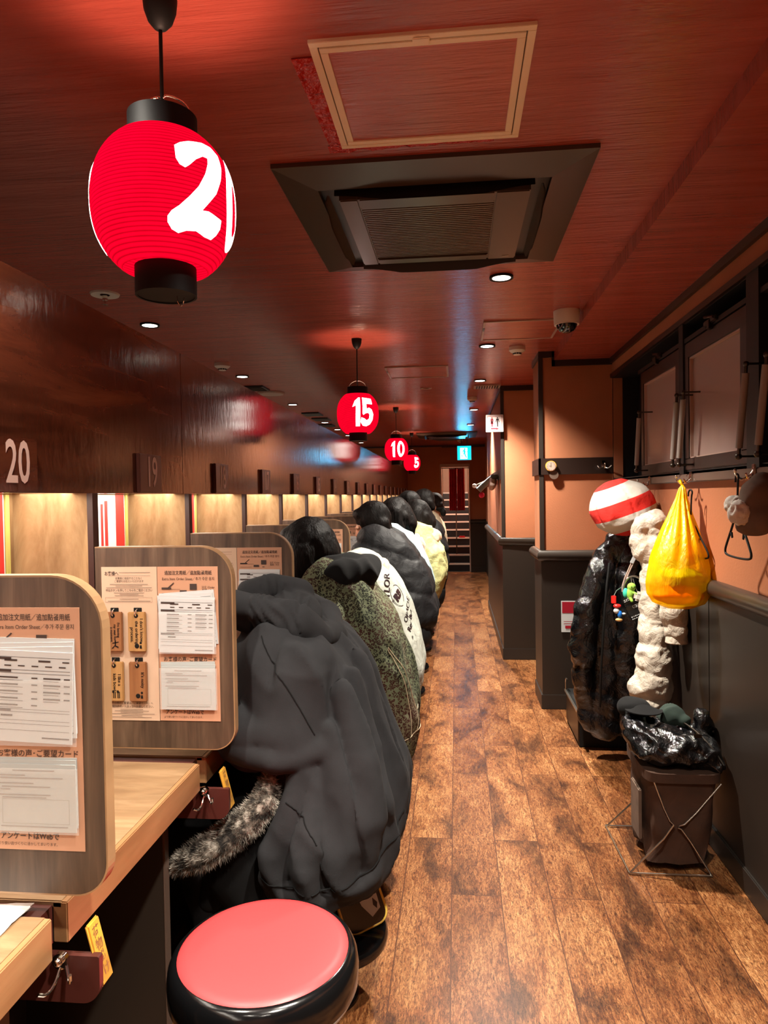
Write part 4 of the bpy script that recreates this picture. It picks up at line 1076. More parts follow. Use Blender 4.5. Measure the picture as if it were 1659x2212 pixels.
# sign card on the column foot
root = thing('wall_card', 'red and white printed card low on the column behind the black coat', 'card', (.755, 4.89, .53))
MB().box((.70, 4.888, .53), (.81, 4.892, .742)).build('card', M['paper'], root)
m = MB(); m.box((.706, 4.8868, .66), (.804, 4.8878, .736)); m.build('red_panel', M['signred'], root)
m = MB(); A = frame((.755, 4.886, .6), (1, 0, 0), (0, 0, 1)); bars(m, [(-.04, .0, .03, .004), (-.04, -.015, .02, -.011), (-.03, -.045, .01, -.025)], A, 0); m.build('print', M['signred'], root)

# ------------------------------------------------------------------ stools
SX = -.40
def make_stool():
    root = thing('counter_stool', '', 'stool', (SX, 0, 0), 'fixed round counter stools')
    m = MB(); m.lathe([(.0001, .566), (.10, .566), (.15, .5655), (.165, .563), (.171, .558), (.168, .552)], 72, 0, None, False); m.build('red_cushion', M['redseat'], root, local=True, smooth=True, angle=60)
    m = MB(); m.lathe([(.15, .47), (.182, .474), (.19, .49), (.1915, .52), (.189, .54), (.184, .551), (.177, .558), (.171, .559), (.168, .554)], 72, 0, None, False); m.lathe([(.0001, .468), (.16, .47)], 40, 0, None, False); m.build('black_rim', M['blackgloss'], root, local=True, smooth=True, angle=60)
    m = MB(); m.lathe([(.03, .02), (.03, .47)], 32); m.build('post', M['blackgloss'], root, local=True, smooth=True)
    m = MB(); m.lathe([(.03, .165), (.155, .165), (.166, .17), (.168, .18), (.168, .195), (.163, .203), (.03, .205)], 56, 0, Matrix.Translation((.015, 0, 0)), False); m.build('foot_plate', M['blackgloss'], root, local=True, smooth=True)
    m = MB(); m.lathe([(.0001, 0), (.095, 0), (.095, .01), (.04, .022), (.0001, .022)], 40, 0, None, False); m.build('floor_flange', M['blackgloss'], root, local=True, smooth=True)
    return root
sp = make_stool()
seat_y = lambda k: P0+PW*k+.325-.01
who = ['empty coral red round stool in the foreground', 'stool under the person in the black hoodie, its black foot plate showing', 'stool under the person in the leopard print jacket', 'stool under the person in the white printed jacket', 'stool under the person in the black padded jacket', 'stool under the person in pale blue', 'stool under the person in pale yellow', 'stool under the seventh diner', 'stool under the person in the long black down coat', 'stool under the diner with a black hair bow', 'stool under the farthest diner in red']
for k in range(0, 11):
    o = sp if k == 0 else copy_tree(sp, (SX, seat_y(k), 0))
    if k == 0: o.location = (SX, 1.385, 0)
    o['label'] = who[k]
# ------------------------------------------------------------------ people on the stools
def lerp(a, b, t): return tuple(x+(y-x)*t for x, y in zip(a, b))
def body_elems(yc, head, sh, hip, el=None):
    """one seated figure facing -X, bent over the bowl"""
    hx, hz = head; sx, sz = sh; px, pz = hip; E = []
    A = lambda x, y, z: (x, yc+y, z)
    # torso
    E += [('e', A(px, 0, pz), (.125, .165, .10)), ('p', [A(px, -.06, pz+.03), A(px+.02, -.06, pz+.18), A((px+sx)/2+.02, -.07, (pz+sz)/2+.06), A(sx+.01, -.08, sz-.06)], [.105, .095, .105, .095])]
    E += [('p', [A(px, .06, pz+.03), A(px+.02, .06, pz+.18), A((px+sx)/2+.02, .07, (pz+sz)/2+.06), A(sx+.01, .08, sz-.06)], [.105, .095, .105, .095])]
    E += [('c', A(sx, -.14, sz-.01), .058, A(sx, .14, sz-.01), .058)]
    # neck and head with a face that looks down into the bowl
    d = V((hx-sx, 0, hz-sz)); n0 = A(sx-.02, 0, sz+.02); f = V((-.8, 0, -.6)); u = V((-.6, 0, .8)) if hz-sz < .12 else V((-.35, 0, .93)); f = V((-u.z, 0, u.x))
    H = V((hx, yc, hz)); P = lambda a, b, c: tuple(H+f*a+V((0, b, 0))+u*c)
    E += [('c', n0, .056, P(-.02, 0, -.06), .05)]
    E += [('e', P(-.012, 0, .03), (.092, .076, .092)), ('e', P(.02, 0, -.025), (.068, .062, .075)), ('e', P(.045, 0, -.072), (.034, .036, .03)), ('e', P(.055, 0, -.015), (.04, .052, .04))]
    E += [('c', P(.088, 0, .012), .009, P(.102, 0, -.022), .0125), ('c', P(.084, -.016, -.052), .007, P(.084, .016, -.052), .007), ('c', P(.080, -.012, -.063), .007, P(.080, .012, -.063), .007)]
    E += [('c', P(.078, -.045, .02), .010, P(.086, -.014, .022), .010), ('c', P(.078, .045, .02), .010, P(.086, .014, .022), .010), ('e', P(-.012, -.077, -.01), (.02, .009, .03)), ('e', P(-.012, .077, -.01), (.02, .009, .03))]
    hands = {}
    for s in (-1, 1):
        S = A(sx, s*.165, sz-.02); e0 = el or (sx-.03, .235, .84); EL = A(e0[0], s*e0[1], e0[2]+.005); W = A(-.80, s*.105, .885)
        E += [('c', S, .05, EL, .038), ('c', EL, .038, W, .025)]
        # palm, four bent fingers, thumb from its side
        pc = V(W)+V((-.045, -s*.004, -.004)); E.append(('e', tuple(pc), (.045, .038, .014)))
        base = V(W)+V((-.078, 0, -.004))
        for j in range(4):
            yy = s*(.030-.020*j); L = (.026, .031, .029, .022)[j if s > 0 else j]
            a = base+V((0, yy, 0)); b = a+V((-L, 0, -.004)); c = b+V((-L*.75, 0, -.012)); e = c+V((-L*.4, 0, -.013))
            E.append(('p', [tuple(a+V((.02, 0, 0))), tuple(a), tuple(b), tuple(c), tuple(e)], [.0095, .009, .0085, .008, .007]))
        t0 = V(W)+V((-.02, -s*.03, -.002)); E.append(('p', [tuple(t0), tuple(t0+V((-.025, -s*.022, -.006))), tuple(t0+V((-.05, -s*.022, -.012)))], [.012, .0105, .009]))
        # legs
        K = A(px-.40, s*.11, .565); AN = A(px-.32, s*.11, .20)
        E += [('c', A(px-.02, s*.09, pz-.03), .085, K, .058), ('c', K, .056, A(px-.36, s*.11, .38), .052), ('c', A(px-.36, s*.11, .38), .052, AN, .036), ('c', AN, .04, A(px-.33, s*.11, .145), .036), ('c', A(px-.33, s*.11, .14), .036, A(px-.45, s*.12, .125), .028)]
    return E, P, f, u
def coat_elems(yc, back, sh, elbow=None, w=.10, thick=.15, hem=None, armr=.066, near=True, flare=.02):
    """garment: back = silhouette points (x, z) from neck to hem; spheres hang inside it"""
    E = []; A = lambda x, y, z: (x, yc+y, z); sx, sz = sh
    n = len(back)
    for s in (-1, 1):
        for m_ in (0.35, 1):
            pts = []; rs = []
            for i, (x, z) in enumerate(back):
                r = thick*(.72+.28*min(1, i/(n-2)))
                pts.append(A(x-r, s*w*m_*(1+.25*i/n), z-(.02 if i == 0 else 0))); rs.append(r)
            E.append(('p', pts, rs))
            # front layer
            pts2 = [(p[0]-.07, p[1], p[2]) for p in pts[1:]]
            E.append(('p', pts2, rs[1:]))
    E.append(('c', A(sx, -.15, sz), .075, A(sx, .15, sz), .075))
    el = elbow or (sx-.03, .235, .84)
    for s in (-1, 1):
        S = A(sx, s*.165, sz-.01); EL = A(el[0], s*el[1], el[2]); W = A(-.74, s*.125, .895)
        E += [('c', S, armr+.012, EL, armr), ('c', EL, armr, W, armr*.72)]
    return E
def hair_elems(P, length=0, wide=.004):
    E = [('e', P(-.022, 0, .038), (.098+wide, .084+wide, .096+wide)), ('e', P(.03, 0, .082), (.055, .07, .04))]
    E += [('c', P(-.06, -.05, -.01), .045, P(-.065, -.04, -.055), .036), ('c', P(-.06, .05, -.01), .045, P(-.065, .04, -.055), .036)]
    return E
def hair_disp(c, n): return n*(fold(c, 26, .0022, (1, 1, .35), 5)+fold(c, 70, .0012, (1, 1, .3), 9))
def person(label, yc, head, sh, hip, trousers=True, hair='hair', longhair=None, el=None):
    root = thing('person', label, 'person', (hip[0], yc, .56))
    E, P, f, u = body_elems(yc, head, sh, hip, el)
    b = blob(E, .0075, 3).build('body', M['skin'], root, smooth=True, angle=None)
    # trousers and shoes
    px, pz = hip; T = [('e', (px, yc, pz-.005), (.14, .18, .105))]
    for s in (-1, 1):
        T += [('c', (px-.02, yc+s*.09, pz-.02), .10, (px-.40, yc+s*.11, .565), .075), ('c', (px-.40, yc+s*.11, .565), .073, (px-.33, yc+s*.11, .21), .06)]
    blob(T, .016, 5, lambda c, n: n*fold(c, 9, .006, (1, 1, 1), 2)).build('trousers', M['trousers'], root, smooth=True, angle=None)
    for s in (-1, 1):
        y = yc+s*.11
        blob([('c', (px-.30, y, .155), .04, (px-.33, y, .15), .042), ('c', (px-.33, y, .145), .04, (px-.46, y+s*.012, .128), .033), ('b', (px-.49, y-.034, .095), (px-.27, y+.034, .125))], .009, 4).build('shoe', M['black'], root, smooth=True, angle=None)
    HE = hair_elems(P)
    if longhair: HE += longhair(P, yc)
    blob(HE, .009, 4, hair_disp).build('hair', M[hair], root, smooth=True, angle=None)
    return root, P

# 1 black hoodie
Y1 = 2.05
p1, P = person('person in a black washed hoodie with the hood down, head hidden by the partition', Y1, (-.79, 1.10), (-.50, 1.04), (-.36, .67), el=(-.44, .215, .85))
def d1(c, n):
    f_ = fold(c+V((c.z*.35, 0, 0)), 9, .015, (1, 1, .22), 3)+fold(c, 5, .012, (1, 1, .6), 8)
    k = abs(c.z-(.475+.25*max(0, -.2-c.x)*0)) 
    band = 0
    return n*(f_+band)
E = coat_elems(Y1, [(-.385, 1.09), (-.325, 1.01), (-.25, .89), (-.20, .74), (-.165, .62), (-.165, .555), (-.20, .51)], (-.50, 1.05), (-.47, .225, .83), w=.10, thick=.145, armr=.074)
# drooping hem of the oversized hoodie towards the camera, hanging in long lobes
E += [('p', [(-.36, 1.86, .80), (-.37, 1.84, .60), (-.385, 1.83, .46)], [.07, .075, .06]), ('p', [(-.30, 1.90, .66), (-.28, 1.90, .55), (-.31, 1.89, .46)], [.08, .09, .07]),
      ('c', (-.42, 1.86, 1.03), .075, (-.44, 1.83, .86), .088), ('c', (-.44, 1.83, .86), .088, (-.56, 1.85, .84), .078), ('c', (-.56, 1.85, .84), .078, (-.72, 1.90, .885), .055)]
LOBES = [([(-.40, 1.80, .79), (-.43, 1.78, .68), (-.47, 1.775, .56), (-.46, 1.78, .44)], [.022, .034, .042, .036]),
         ([(-.37, 1.80, .76), (-.37, 1.765, .64), (-.395, 1.755, .53), (-.38, 1.765, .43)], [.02, .030, .040, .036]),
         ([(-.34, 1.81, .86), (-.31, 1.775, .70), (-.305, 1.765, .58), (-.31, 1.78, .46)], [.02, .034, .045, .042]),
         ([(-.31, 1.84, .95), (-.26, 1.81, .78), (-.25, 1.80, .64), (-.265, 1.82, .51)], [.02, .032, .045, .04]),
         ([(-.29, 1.90, .99), (-.225, 1.88, .80), (-.215, 1.87, .66), (-.23, 1.88, .54)], [.02, .032, .042, .036]),
         ([(-.30, 2.0, 1.0), (-.225, 1.98, .82), (-.20, 1.97, .68), (-.205, 1.98, .58)], [.02, .03, .038, .034])]
for a, b_ in LOBES: E.append(('p', a, [q*1.02 for q in b_[:-1]]+[.030]))
RIM = [(-.49, 1.795, .475), (-.43, 1.77, .455), (-.365, 1.77, .45), (-.305, 1.79, .46), (-.26, 1.82, .485), (-.225, 1.88, .52), (-.205, 1.96, .555), (-.20, 2.06, .57)]
E.append(('p', RIM, [.03, .036, .036, .036, .036, .036, .036, .034])); E.append(('p', [(x, y, z-.035) for x, y, z in RIM], [.022, .028, .028, .028, .028, .028, .028, .026]))
E += [('p', [(-.36, 1.79, .82), (-.48, 1.775, .80), (-.60, 1.80, .81)], [.03, .035, .03])]
hd = blob(E, .0085, 8, d1).build('hoodie', M['hoodie'], p1, smooth=True, angle=None)
def dh(c, n): return n*(fold(c, 6, .008, (1, 1, 1), 4) + (.0045*math.sin(c.x*230+c.z*90+7*noise.noise(V((c.x*12, c.y*12, c.z*12)))) if c.y < Y1-.04 and c.z > 1.085 and -.56 < c.x < -.42 else 0))
hoodE = [('p', [(-.68, Y1-.10, 1.17), (-.61, Y1-.14, 1.175), (-.53, Y1-.16, 1.165), (-.44, Y1-.15, 1.125), (-.375, Y1-.10, 1.075), (-.37, Y1, 1.07), (-.42, Y1+.1, 1.10), (-.52, Y1+.14, 1.15), (-.62, Y1+.12, 1.16)], [.026, .036, .046, .05, .034, .05, .055, .045, .03]),
         ('p', [(-.60, Y1-.12, 1.15), (-.50, Y1-.14, 1.12), (-.41, Y1-.12, 1.075)], [.05, .06, .05]), ('c', (-.47, Y1-.05, 1.12), .08, (-.50, Y1+.06, 1.13), .07), ('c', (-.58, Y1-.04, 1.16), .05, (-.56, Y1+.06, 1.15), .06),
         ('p', [(-.60, Y1-.06, 1.205), (-.54, Y1-.03, 1.215), (-.47, Y1+.02, 1.19)], [.025, .035, .04])]
blob(hoodE, .0075, 2, dh).build('hood', M['hoodie'], p1, smooth=True, angle=None)
# sleeve seam and hem seam drawn as fine stitching cords
def surf_line(target, pts, r, mat, name, parent, direction=(-1, 0, 0), off=.001, n=40):
    tree = BVHTree.FromPolygons([tuple(v.co) for v in target.data.vertices], [tuple(p.vertices) for p in target.data.polygons]); W = WL[target.name]
    out = []; pts = [V(p) for p in pts]
    for i in range(n+1):
        u = i/n*(len(pts)-1); k = min(int(u), len(pts)-2); p = pts[k].lerp(pts[k+1], u-k)
        h = tree.find_nearest(p-W)
        if h[0]: out.append(h[0]+h[1]*off+W)
    m = MB(); m.tube(out, r, 6); return m.build(name, mat, parent, smooth=True)
surf_line(hd, [(-.52, 1.80, 1.12), (-.46, 1.77, 1.02), (-.40, 1.76, .93), (-.37, 1.78, .86)], .0016, M['blackcloth'], 'shoulder_seam', p1)
surf_line(hd, [(-.52, 1.76, .49), (-.44, 1.72, .485), (-.36, 1.72, .48), (-.29, 1.74, .49), (-.23, 1.78, .515), (-.175, 1.85, .55), (-.15, 1.96, .59)], .0022, M['blackcloth'], 'hem_seam', p1)
surf_line(hd, [(-.44, 1.74, .70), (-.40, 1.72, .68), (-.36, 1.72, .60), (-.345, 1.72, .54)], .0016, M['blackcloth'], 'pocket_seam', p1)

# 2 leopard jacket, long black hair, black hood
Y2 = 2.705
lh2 = lambda P, y: [('e', (-.57, y, 1.275), (.112, .112, .115)), ('p', [(-.58, y-.06, 1.25), (-.575, y-.075, 1.12), (-.60, y-.06, 1.00), (-.62, y-.04, .95)], [.075, .068, .045, .02]), ('p', [(-.53, y, 1.25), (-.53, y-.02, 1.15), (-.56, y-.02, 1.06)], [.085, .08, .05]), ('p', [(-.58, y+.06, 1.25), (-.575, y+.075, 1.12), (-.60, y+.06, 1.02)], [.07, .065, .03])]
p2, P = person('person with black hair in a green grey leopard print jacket over a black hood', Y2, (-.575, 1.255), (-.46, 1.06), (-.36, .67), longhair=lh2, el=(-.44, .24, .85))
def d2(c, n): return n*(fold(c, 5, .013, (1, 1, .4), 13)+fold(c, 12, .006, (1, 1, .5), 18))
E = coat_elems(Y2, [(-.37, 1.165), (-.31, 1.09), (-.243, .975), (-.185, .80), (-.155, .65), (-.16, .59), (-.185, .55)], (-.46, 1.06), (-.44, .24, .85), w=.10, thick=.145, armr=.078)
E += [('p', [(-.30, Y2-.17, .80), (-.28, Y2-.18, .64), (-.29, Y2-.18, .57)], [.08, .08, .05])]
jk = blob(E, .0095, 6, d2).build('leopard_jacket', M['leopard'], p2, smooth=True, angle=None)
blob([('p', [(-.50, Y2-.11, 1.16), (-.43, Y2-.12, 1.18), (-.36, Y2-.06, 1.18), (-.345, Y2+.03, 1.185), (-.40, Y2+.11, 1.18), (-.48, Y2+.11, 1.17)], [.05, .06, .058, .058, .055, .045]), ('c', (-.44, Y2-.04, 1.17), .075, (-.42, Y2+.05, 1.17), .075), ('p', [(-.54, Y2-.07, 1.19), (-.46, Y2-.06, 1.215), (-.38, Y2, 1.20)], [.05, .045, .05])], .009, 4,
     lambda c, n: n*fold(c, 10, .008, (1, 1, 1), 6)).build('black_hood', M['blackcloth'], p2, smooth=True, angle=None)
surf_line(jk, [(-.34, Y2-.25, .60), (-.22, Y2-.2, .60), (-.13, Y2-.08, .63), (-.1, Y2+.06, .65)], .0018, M['creamcloth'], 'hem_stitching', p2)
surf_line(jk, [(-.24, Y2-.2, .93), (-.16, Y2-.16, .8), (-.14, Y2-.14, .7), (-.15, Y2-.14, .61)], .0015, M['creamcloth'], 'side_stitching', p2)
surf_line(jk, [(-.22, Y2-.22, .93), (-.18, Y2-.20, .8), (-.17, Y2-.18, .7), (-.18, Y2-.18, .61)], .0015, M['creamcloth'], 'side_stitching', p2)
m = MB(); m.cyl((-.268, Y2-.262, .60), (-.262, Y2-.276, .60), .011).cyl((-.262, Y2-.276, .60), (-.2615, Y2-.279, .60), .006); m.build('jacket_button', M['metal'], p2, smooth=True)

# 3 white printed jacket
Y3 = 3.345
p3, P = person('person in a white jacket printed with dark lettering, cream hood, behind the leopard jacket', Y3, (-.68, 1.19), (-.47, 1.07), (-.36, .67), hair='hairbrown', el=(-.43, .24, .86))
E = coat_elems(Y3, [(-.36, 1.135), (-.285, 1.045), (-.222, .92), (-.18, .78), (-.165, .67), (-.175, .60), (-.20, .57)], (-.46, 1.08), (-.43, .24, .86), w=.10, thick=.14, armr=.078)
wj = blob(E, .0105, 6, lambda c, n: n*(fold(c, 4, .010, (1, 1, .4), 23)+fold(c, 10, .004, (1, 1, .5), 28))).build('white_jacket', M['whitejacket'], p3, smooth=True, angle=None)
blob([('p', [(-.52, Y3-.10, 1.15), (-.45, Y3-.11, 1.18), (-.385, Y3-.08, 1.15), (-.36, Y3, 1.13), (-.40, Y3+.1, 1.15)], [.035, .045, .04, .045, .04])], .009, 3, lambda c, n: n*fold(c, 14, .007)).build('cream_hood', M['creamcloth'], p3, smooth=True, angle=None)
# lettering runs along the back, read with the head tilted: u follows the back line towards the hem's far side
DV = V((-.45, .88, -.12)).normalized()
def tilt(c, deg):
    r = DV.cross(V((0, 0, 1))).normalized(); up = r.cross(DV); a = math.radians(deg)
    return frame(V(c), r*math.cos(a)+up*math.sin(a), up*math.cos(a)-r*math.sin(a))
tb = lambda body, size, c, deg, nm, fat=0: drape_text(wj, body, size, tilt(c, deg), DV, M['signblack'], nm, p3, fat)
tb('TAYLOR', .046, (-.335, 3.2, 1.035), 78, 'lettering', .0006)
m = MB(); m.text('RB', .05, Matrix.Identity(4), 0, .003)
for k in range(44):
    a0 = 2*PI*k/44; a1 = 2*PI*(k+.95)/44
    if 8 < k % 22 < 13: continue
    m.add([(.042*math.cos(a), .05*math.sin(a), 0) for a in (a0, a1)]+[(.0445*math.cos(a), .0525*math.sin(a), 0) for a in (a1, a0)], [(0, 1, 2, 3)])
drape_text(wj, '', 0, tilt((-.262, 3.2, 1.02), 40), DV, M['signblack'], 'emblem', p3, mb=m)
tb('10/', .018, (-.305, 3.2, .995), 40, 'lettering'); tb('ORACLE', .036, (-.195, 3.2, .955), 50, 'lettering', .0002); tb('Red Bull', .034, (-.185, 3.2, .905), 50, 'lettering', .0008); tb('P   U', .022, (-.19, 3.2, .835), 20, 'lettering')

# puffer maker
def puffer(parent, nm, E, mat, period, amp, axis=(0, 0, 1), vox=.0115, seed=1):
    ax = V(axis).normalized()
    def dd(c, n): return n*(puff(ax.dot(c)+.012*noise.noise(c*5), period, amp)+fold(c, 16, .003, (1, 1, 1), seed)+fold(c, 6, .006, (1, 1, 1), seed+4))
    return blob(E, vox, 5, dd).build(nm, mat, parent, smooth=True, angle=None)
# 4 black padded jacket
Y4 = 3.995
p4, P = person('person with short dark hair in a thick charcoal padded jacket', Y4, (-.475, 1.305), (-.40, 1.12), (-.32, .67), el=(-.40, .235, .88))
puffer(p4, 'padded_jacket', coat_elems(Y4, [(-.335, 1.22), (-.262, 1.15), (-.17, 1.05), (-.125, .92), (-.112, .82), (-.135, .76)], (-.40, 1.11), (-.40, .235, .88), w=.11, thick=.155, armr=.08)+[('c', (-.42, Y4-.08, 1.2), .06, (-.42, Y4+.08, 1.2), .06)], M['puffblack'], .17, .020, (.3, 0, 1))
# 5 pale blue
Y5 = 4.645
bob = lambda r: (lambda P, y: [('p', [P(-.02, -.06, .03), P(0, -.075, -.07), P(.01, -.07, -.13)], [.06, .05, .035]), ('p', [P(-.02, .06, .03), P(0, .075, -.07), P(.01, .07, -.13)], [.06, .05, .035]), ('p', [P(-.06, 0, .02), P(-.07, 0, -.06), P(-.05, 0, -.12)], [.07, .065, .045])])
p5, P = person('person with a dark bob haircut in a pale blue jacket', Y5, (-.405, 1.325), (-.37, 1.12), (-.33, .67), longhair=bob(1), el=(-.38, .25, .86))
blob(coat_elems(Y5, [(-.32, 1.215), (-.255, 1.15), (-.185, 1.02), (-.15, .88), (-.145, .76), (-.16, .70)], (-.38, 1.11), (-.38, .25, .86), w=.11, thick=.15, armr=.08), .013, 5, lambda c, n: n*fold(c, 7, .008, (1, 1, .6), 33)).build('pale_blue_jacket', M['puffblue'], p5, smooth=True, angle=None)
# 6 pale yellow with beige hood
Y6 = 5.295
p6, P = person('person with black hair in a pale yellow jacket with a draped beige hood', Y6, (-.30, 1.305), (-.29, 1.13), (-.28, .67), longhair=bob(1), el=(-.34, .25, .86))
blob(coat_elems(Y6, [(-.20, 1.215), (-.15, 1.15), (-.10, 1.05), (-.08, .94), (-.095, .86), (-.13, .79)], (-.30, 1.10), (-.34, .25, .86), w=.11, thick=.15, armr=.085), .013, 5, lambda c, n: n*(fold(c, 6, .014, (1, 1, .8), 43)+fold(c, 14, .006))).build('pale_yellow_jacket', M['yellowjacket'], p6, smooth=True, angle=None)
blob([('p', [(-.36, Y6-.13, 1.19), (-.27, Y6-.14, 1.205), (-.19, Y6-.10, 1.17), (-.17, Y6, 1.16), (-.2, Y6+.1, 1.18)], [.055, .062, .06, .055, .045]), ('p', [(-.3, Y6-.17, 1.18), (-.25, Y6-.2, 1.11), (-.22, Y6-.21, 1.03)], [.055, .05, .03])], .01, 3, lambda c, n: n*fold(c, 12, .01)).build('beige_hood', M['beigescarf'], p6, smooth=True, angle=None)
# 7
Y7 = 5.945
p7, P = person('person with short black hair behind the pale yellow jacket, only the crown showing', Y7, (-.40, 1.375), (-.40, 1.15), (-.33, .67))
blob(coat_elems(Y7, [(-.32, 1.24), (-.26, 1.15), (-.2, 1.0), (-.17, .85), (-.18, .72)], (-.39, 1.14), None, w=.10, thick=.14), .014, 5, lambda c, n: n*fold(c, 6, .008)).build('grey_jacket', M['hoodie'], p7, smooth=True, angle=None)
# 8 long black down coat
Y8 = 6.595
p8, P = person('person with a round black hairdo in a black down coat, seventh from the front of those seen', Y8, (-.305, 1.395), (-.30, 1.16), (-.28, .67), el=(-.34, .235, .9))
p8['label'] = 'person with round black hair in a long black down coat, tallest of the far diners'
puffer(p8, 'down_coat', coat_elems(Y8, [(-.21, 1.25), (-.16, 1.20), (-.105, 1.1), (-.08, .98), (-.075, .85), (-.10, .70), (-.12, .55)], (-.30, 1.15), (-.34, .235, .9), w=.12, thick=.155, armr=.08), M['puffblack'], .15, .016, (.2, 0, 1), .014)
# 9 hair bow, pale yellow
Y9 = 7.245
p9, P = person('person with a black bow in dark hair and a pale cream jacket', Y9, (-.23, 1.36), (-.24, 1.15), (-.28, .67), hair='hairbrown')
blob(coat_elems(Y9, [(-.17, 1.24), (-.14, 1.19), (-.105, 1.1), (-.095, .95), (-.10, .8), (-.13, .68)], (-.26, 1.14), None, w=.11, thick=.15), .015, 5, lambda c, n: n*fold(c, 6, .01)).build('cream_jacket', M['creamcloth'], p9, smooth=True, angle=None)
blob([('e', (-.165, Y9-.06, 1.34), (.045, .03, .03)), ('e', (-.13, Y9-.06, 1.30), (.03, .03, .045)), ('e', (-.15, Y9-.06, 1.33), (.02, .02, .02))], .007, 2).build('hair_bow', M['black'], p9, smooth=True, angle=None)
# 10 red
Y10 = 7.895
p10, P = person('farthest diner, in a red coat whose hem shows low by the aisle', Y10, (-.42, 1.33), (-.40, 1.12), (-.33, .67))
blob(coat_elems(Y10, [(-.31, 1.2), (-.24, 1.1), (-.17, .95), (-.135, .8), (-.12, .68), (-.13, .58)], (-.39, 1.1), None, w=.10, thick=.14), .015, 5, lambda c, n: n*fold(c, 6, .008)).build('red_coat', M['redcloth'], p10, smooth=True, angle=None)

# ------------------------------------------------------------------ black coat with fur trim lying over the first diner's lap
root = thing('coat', 'black coat with grey leopard fur trim hanging from the lap of the hoodie person', 'coat', (-.6, 1.9, .2))
E = [('p', [(-.52, 1.90, .70), (-.56, 1.88, .60), (-.60, 1.87, .45), (-.55, 1.86, .30)], [.05, .085, .08, .045]), ('p', [(-.42, 1.88, .60), (-.45, 1.85, .46), (-.46, 1.84, .32)], [.06, .07, .05]), ('p', [(-.64, 1.92, .60), (-.70, 1.92, .50), (-.70, 1.90, .36)], [.05, .05, .04]),
     ('c', (-.7, 1.96, .64), .05, (-.45, 1.96, .66), .06)]
blob(E, .012, 6, lambda c, n: n*fold(c, 7, .01, (1, 1, .5), 3)).build('coat_cloth', M['blackcloth'], root, smooth=True, angle=None)
path = [V(p) for p in ((-.495, 1.80, .745), (-.50, 1.785, .69), (-.545, 1.775, .635), (-.61, 1.765, .585), (-.68, 1.76, .545), (-.745, 1.76, .515))]
rad = [.016, .03, .036, .038, .036, .018]
core = blob([('p', [tuple(p) for p in path], rad)], .009, 3)
rnd = random.Random(5); sp_v = []; sp_f = []
allf = [core.v[:], core.f[:]]
for fi in core.f:
    a = sum((core.v[i] for i in fi), V((0, 0, 0)))/len(fi)
    n = (core.v[fi[1]]-core.v[fi[0]]).cross(core.v[fi[2]]-core.v[fi[0]]).normalized()
    for _ in range(5):
        b = a+V((rnd.uniform(-.005, .005), rnd.uniform(-.005, .005), rnd.uniform(-.005, .005)))
        t = (n+V((rnd.uniform(-.5, .5)-.35, rnd.uniform(-.5, .5), rnd.uniform(-.6, .3)))).normalized()
        q = t.orthogonal().normalized()*.0008; k = len(sp_v)
        L = rnd.uniform(.009, .017); sp_v += [b-q-t*.002, b+q-t*.002, b+t*L]; sp_f.append((k, k+1, k+2))
core.add(sp_v, sp_f); core.build('fur_trim', M['fur'], root)
m = MB(); m.tube([(-.44, 1.79, .46), (-.435, 1.785, .42), (-.44, 1.785, .40)], .002, 6, 0, 1).box((-.447, 1.78, .37), (-.437, 1.786, .40), 0, .002).box((-.432, 1.78, .385), (-.426, 1.786, .41), 0, .001); m.build('zip_pull', M['chrome'], root)
# pouch standing on the foot plate
root = thing('pouch', 'dark glossy pouch with yellow zip piping standing on a black stool foot plate', 'bag', (-.33, 2.07, .206))
Tp = Matrix.Translation((-.298, 2.035, .283)) @ Euler((math.radians(-12), math.radians(-16), math.radians(24))).to_matrix().to_4x4()
def rrect(w, h, r, n=8):
    out = []
    for cx, cy, a0 in ((w-r, h-r, 0), (-w+r, h-r, 90), (-w+r, -h+r, 180), (w-r, -h+r, 270)):
        out += [(cx+r*math.cos(D(a0+90*i/n)), cy+r*math.sin(D(a0+90*i/n))) for i in range(n+1)]
    return out
m = MB(); m.prism(rrect(.062, .073, .03), -.014, .014, 0, Tp @ Matrix.Rotation(PI/2, 4, 'X')); m.build('pouch_body', M['bagbrown'], root, smooth=True)
m = MB(); oo = rrect(.064, .075, .032)
for zz in (-.009, .009): m.tube([Tp @ V((x, zz, y)) for x, y in oo], .0055, 8, 0, 0, True)
m.build('yellow_piping', M['piping'], root, smooth=True)
m = MB(); A = Tp @ frame((0, -.0146, 0), (1, 0, 0), (0, 0, 1)); m.prism([(-.012, .05), (.012, .045), (.052, .02), (.05, -.035), (.02, -.05), (.0, -.01)], 0, .0006, 0, A); m.build('pale_print', M['bagpattern'], root)
m = MB(); A = Tp @ frame((0, -.0153, 0), (1, 0, 0), (0, 0, 1)); m.prism([(-.008, .035), (.004, .034), (.014, .012), (.002, .015)], 0, .0004, 0, A).prism([(.036, .0), (.046, -.018), (.04, -.034), (.032, -.02)], 0, .0004, 0, A); m.build('dark_print', M['ink'], root)
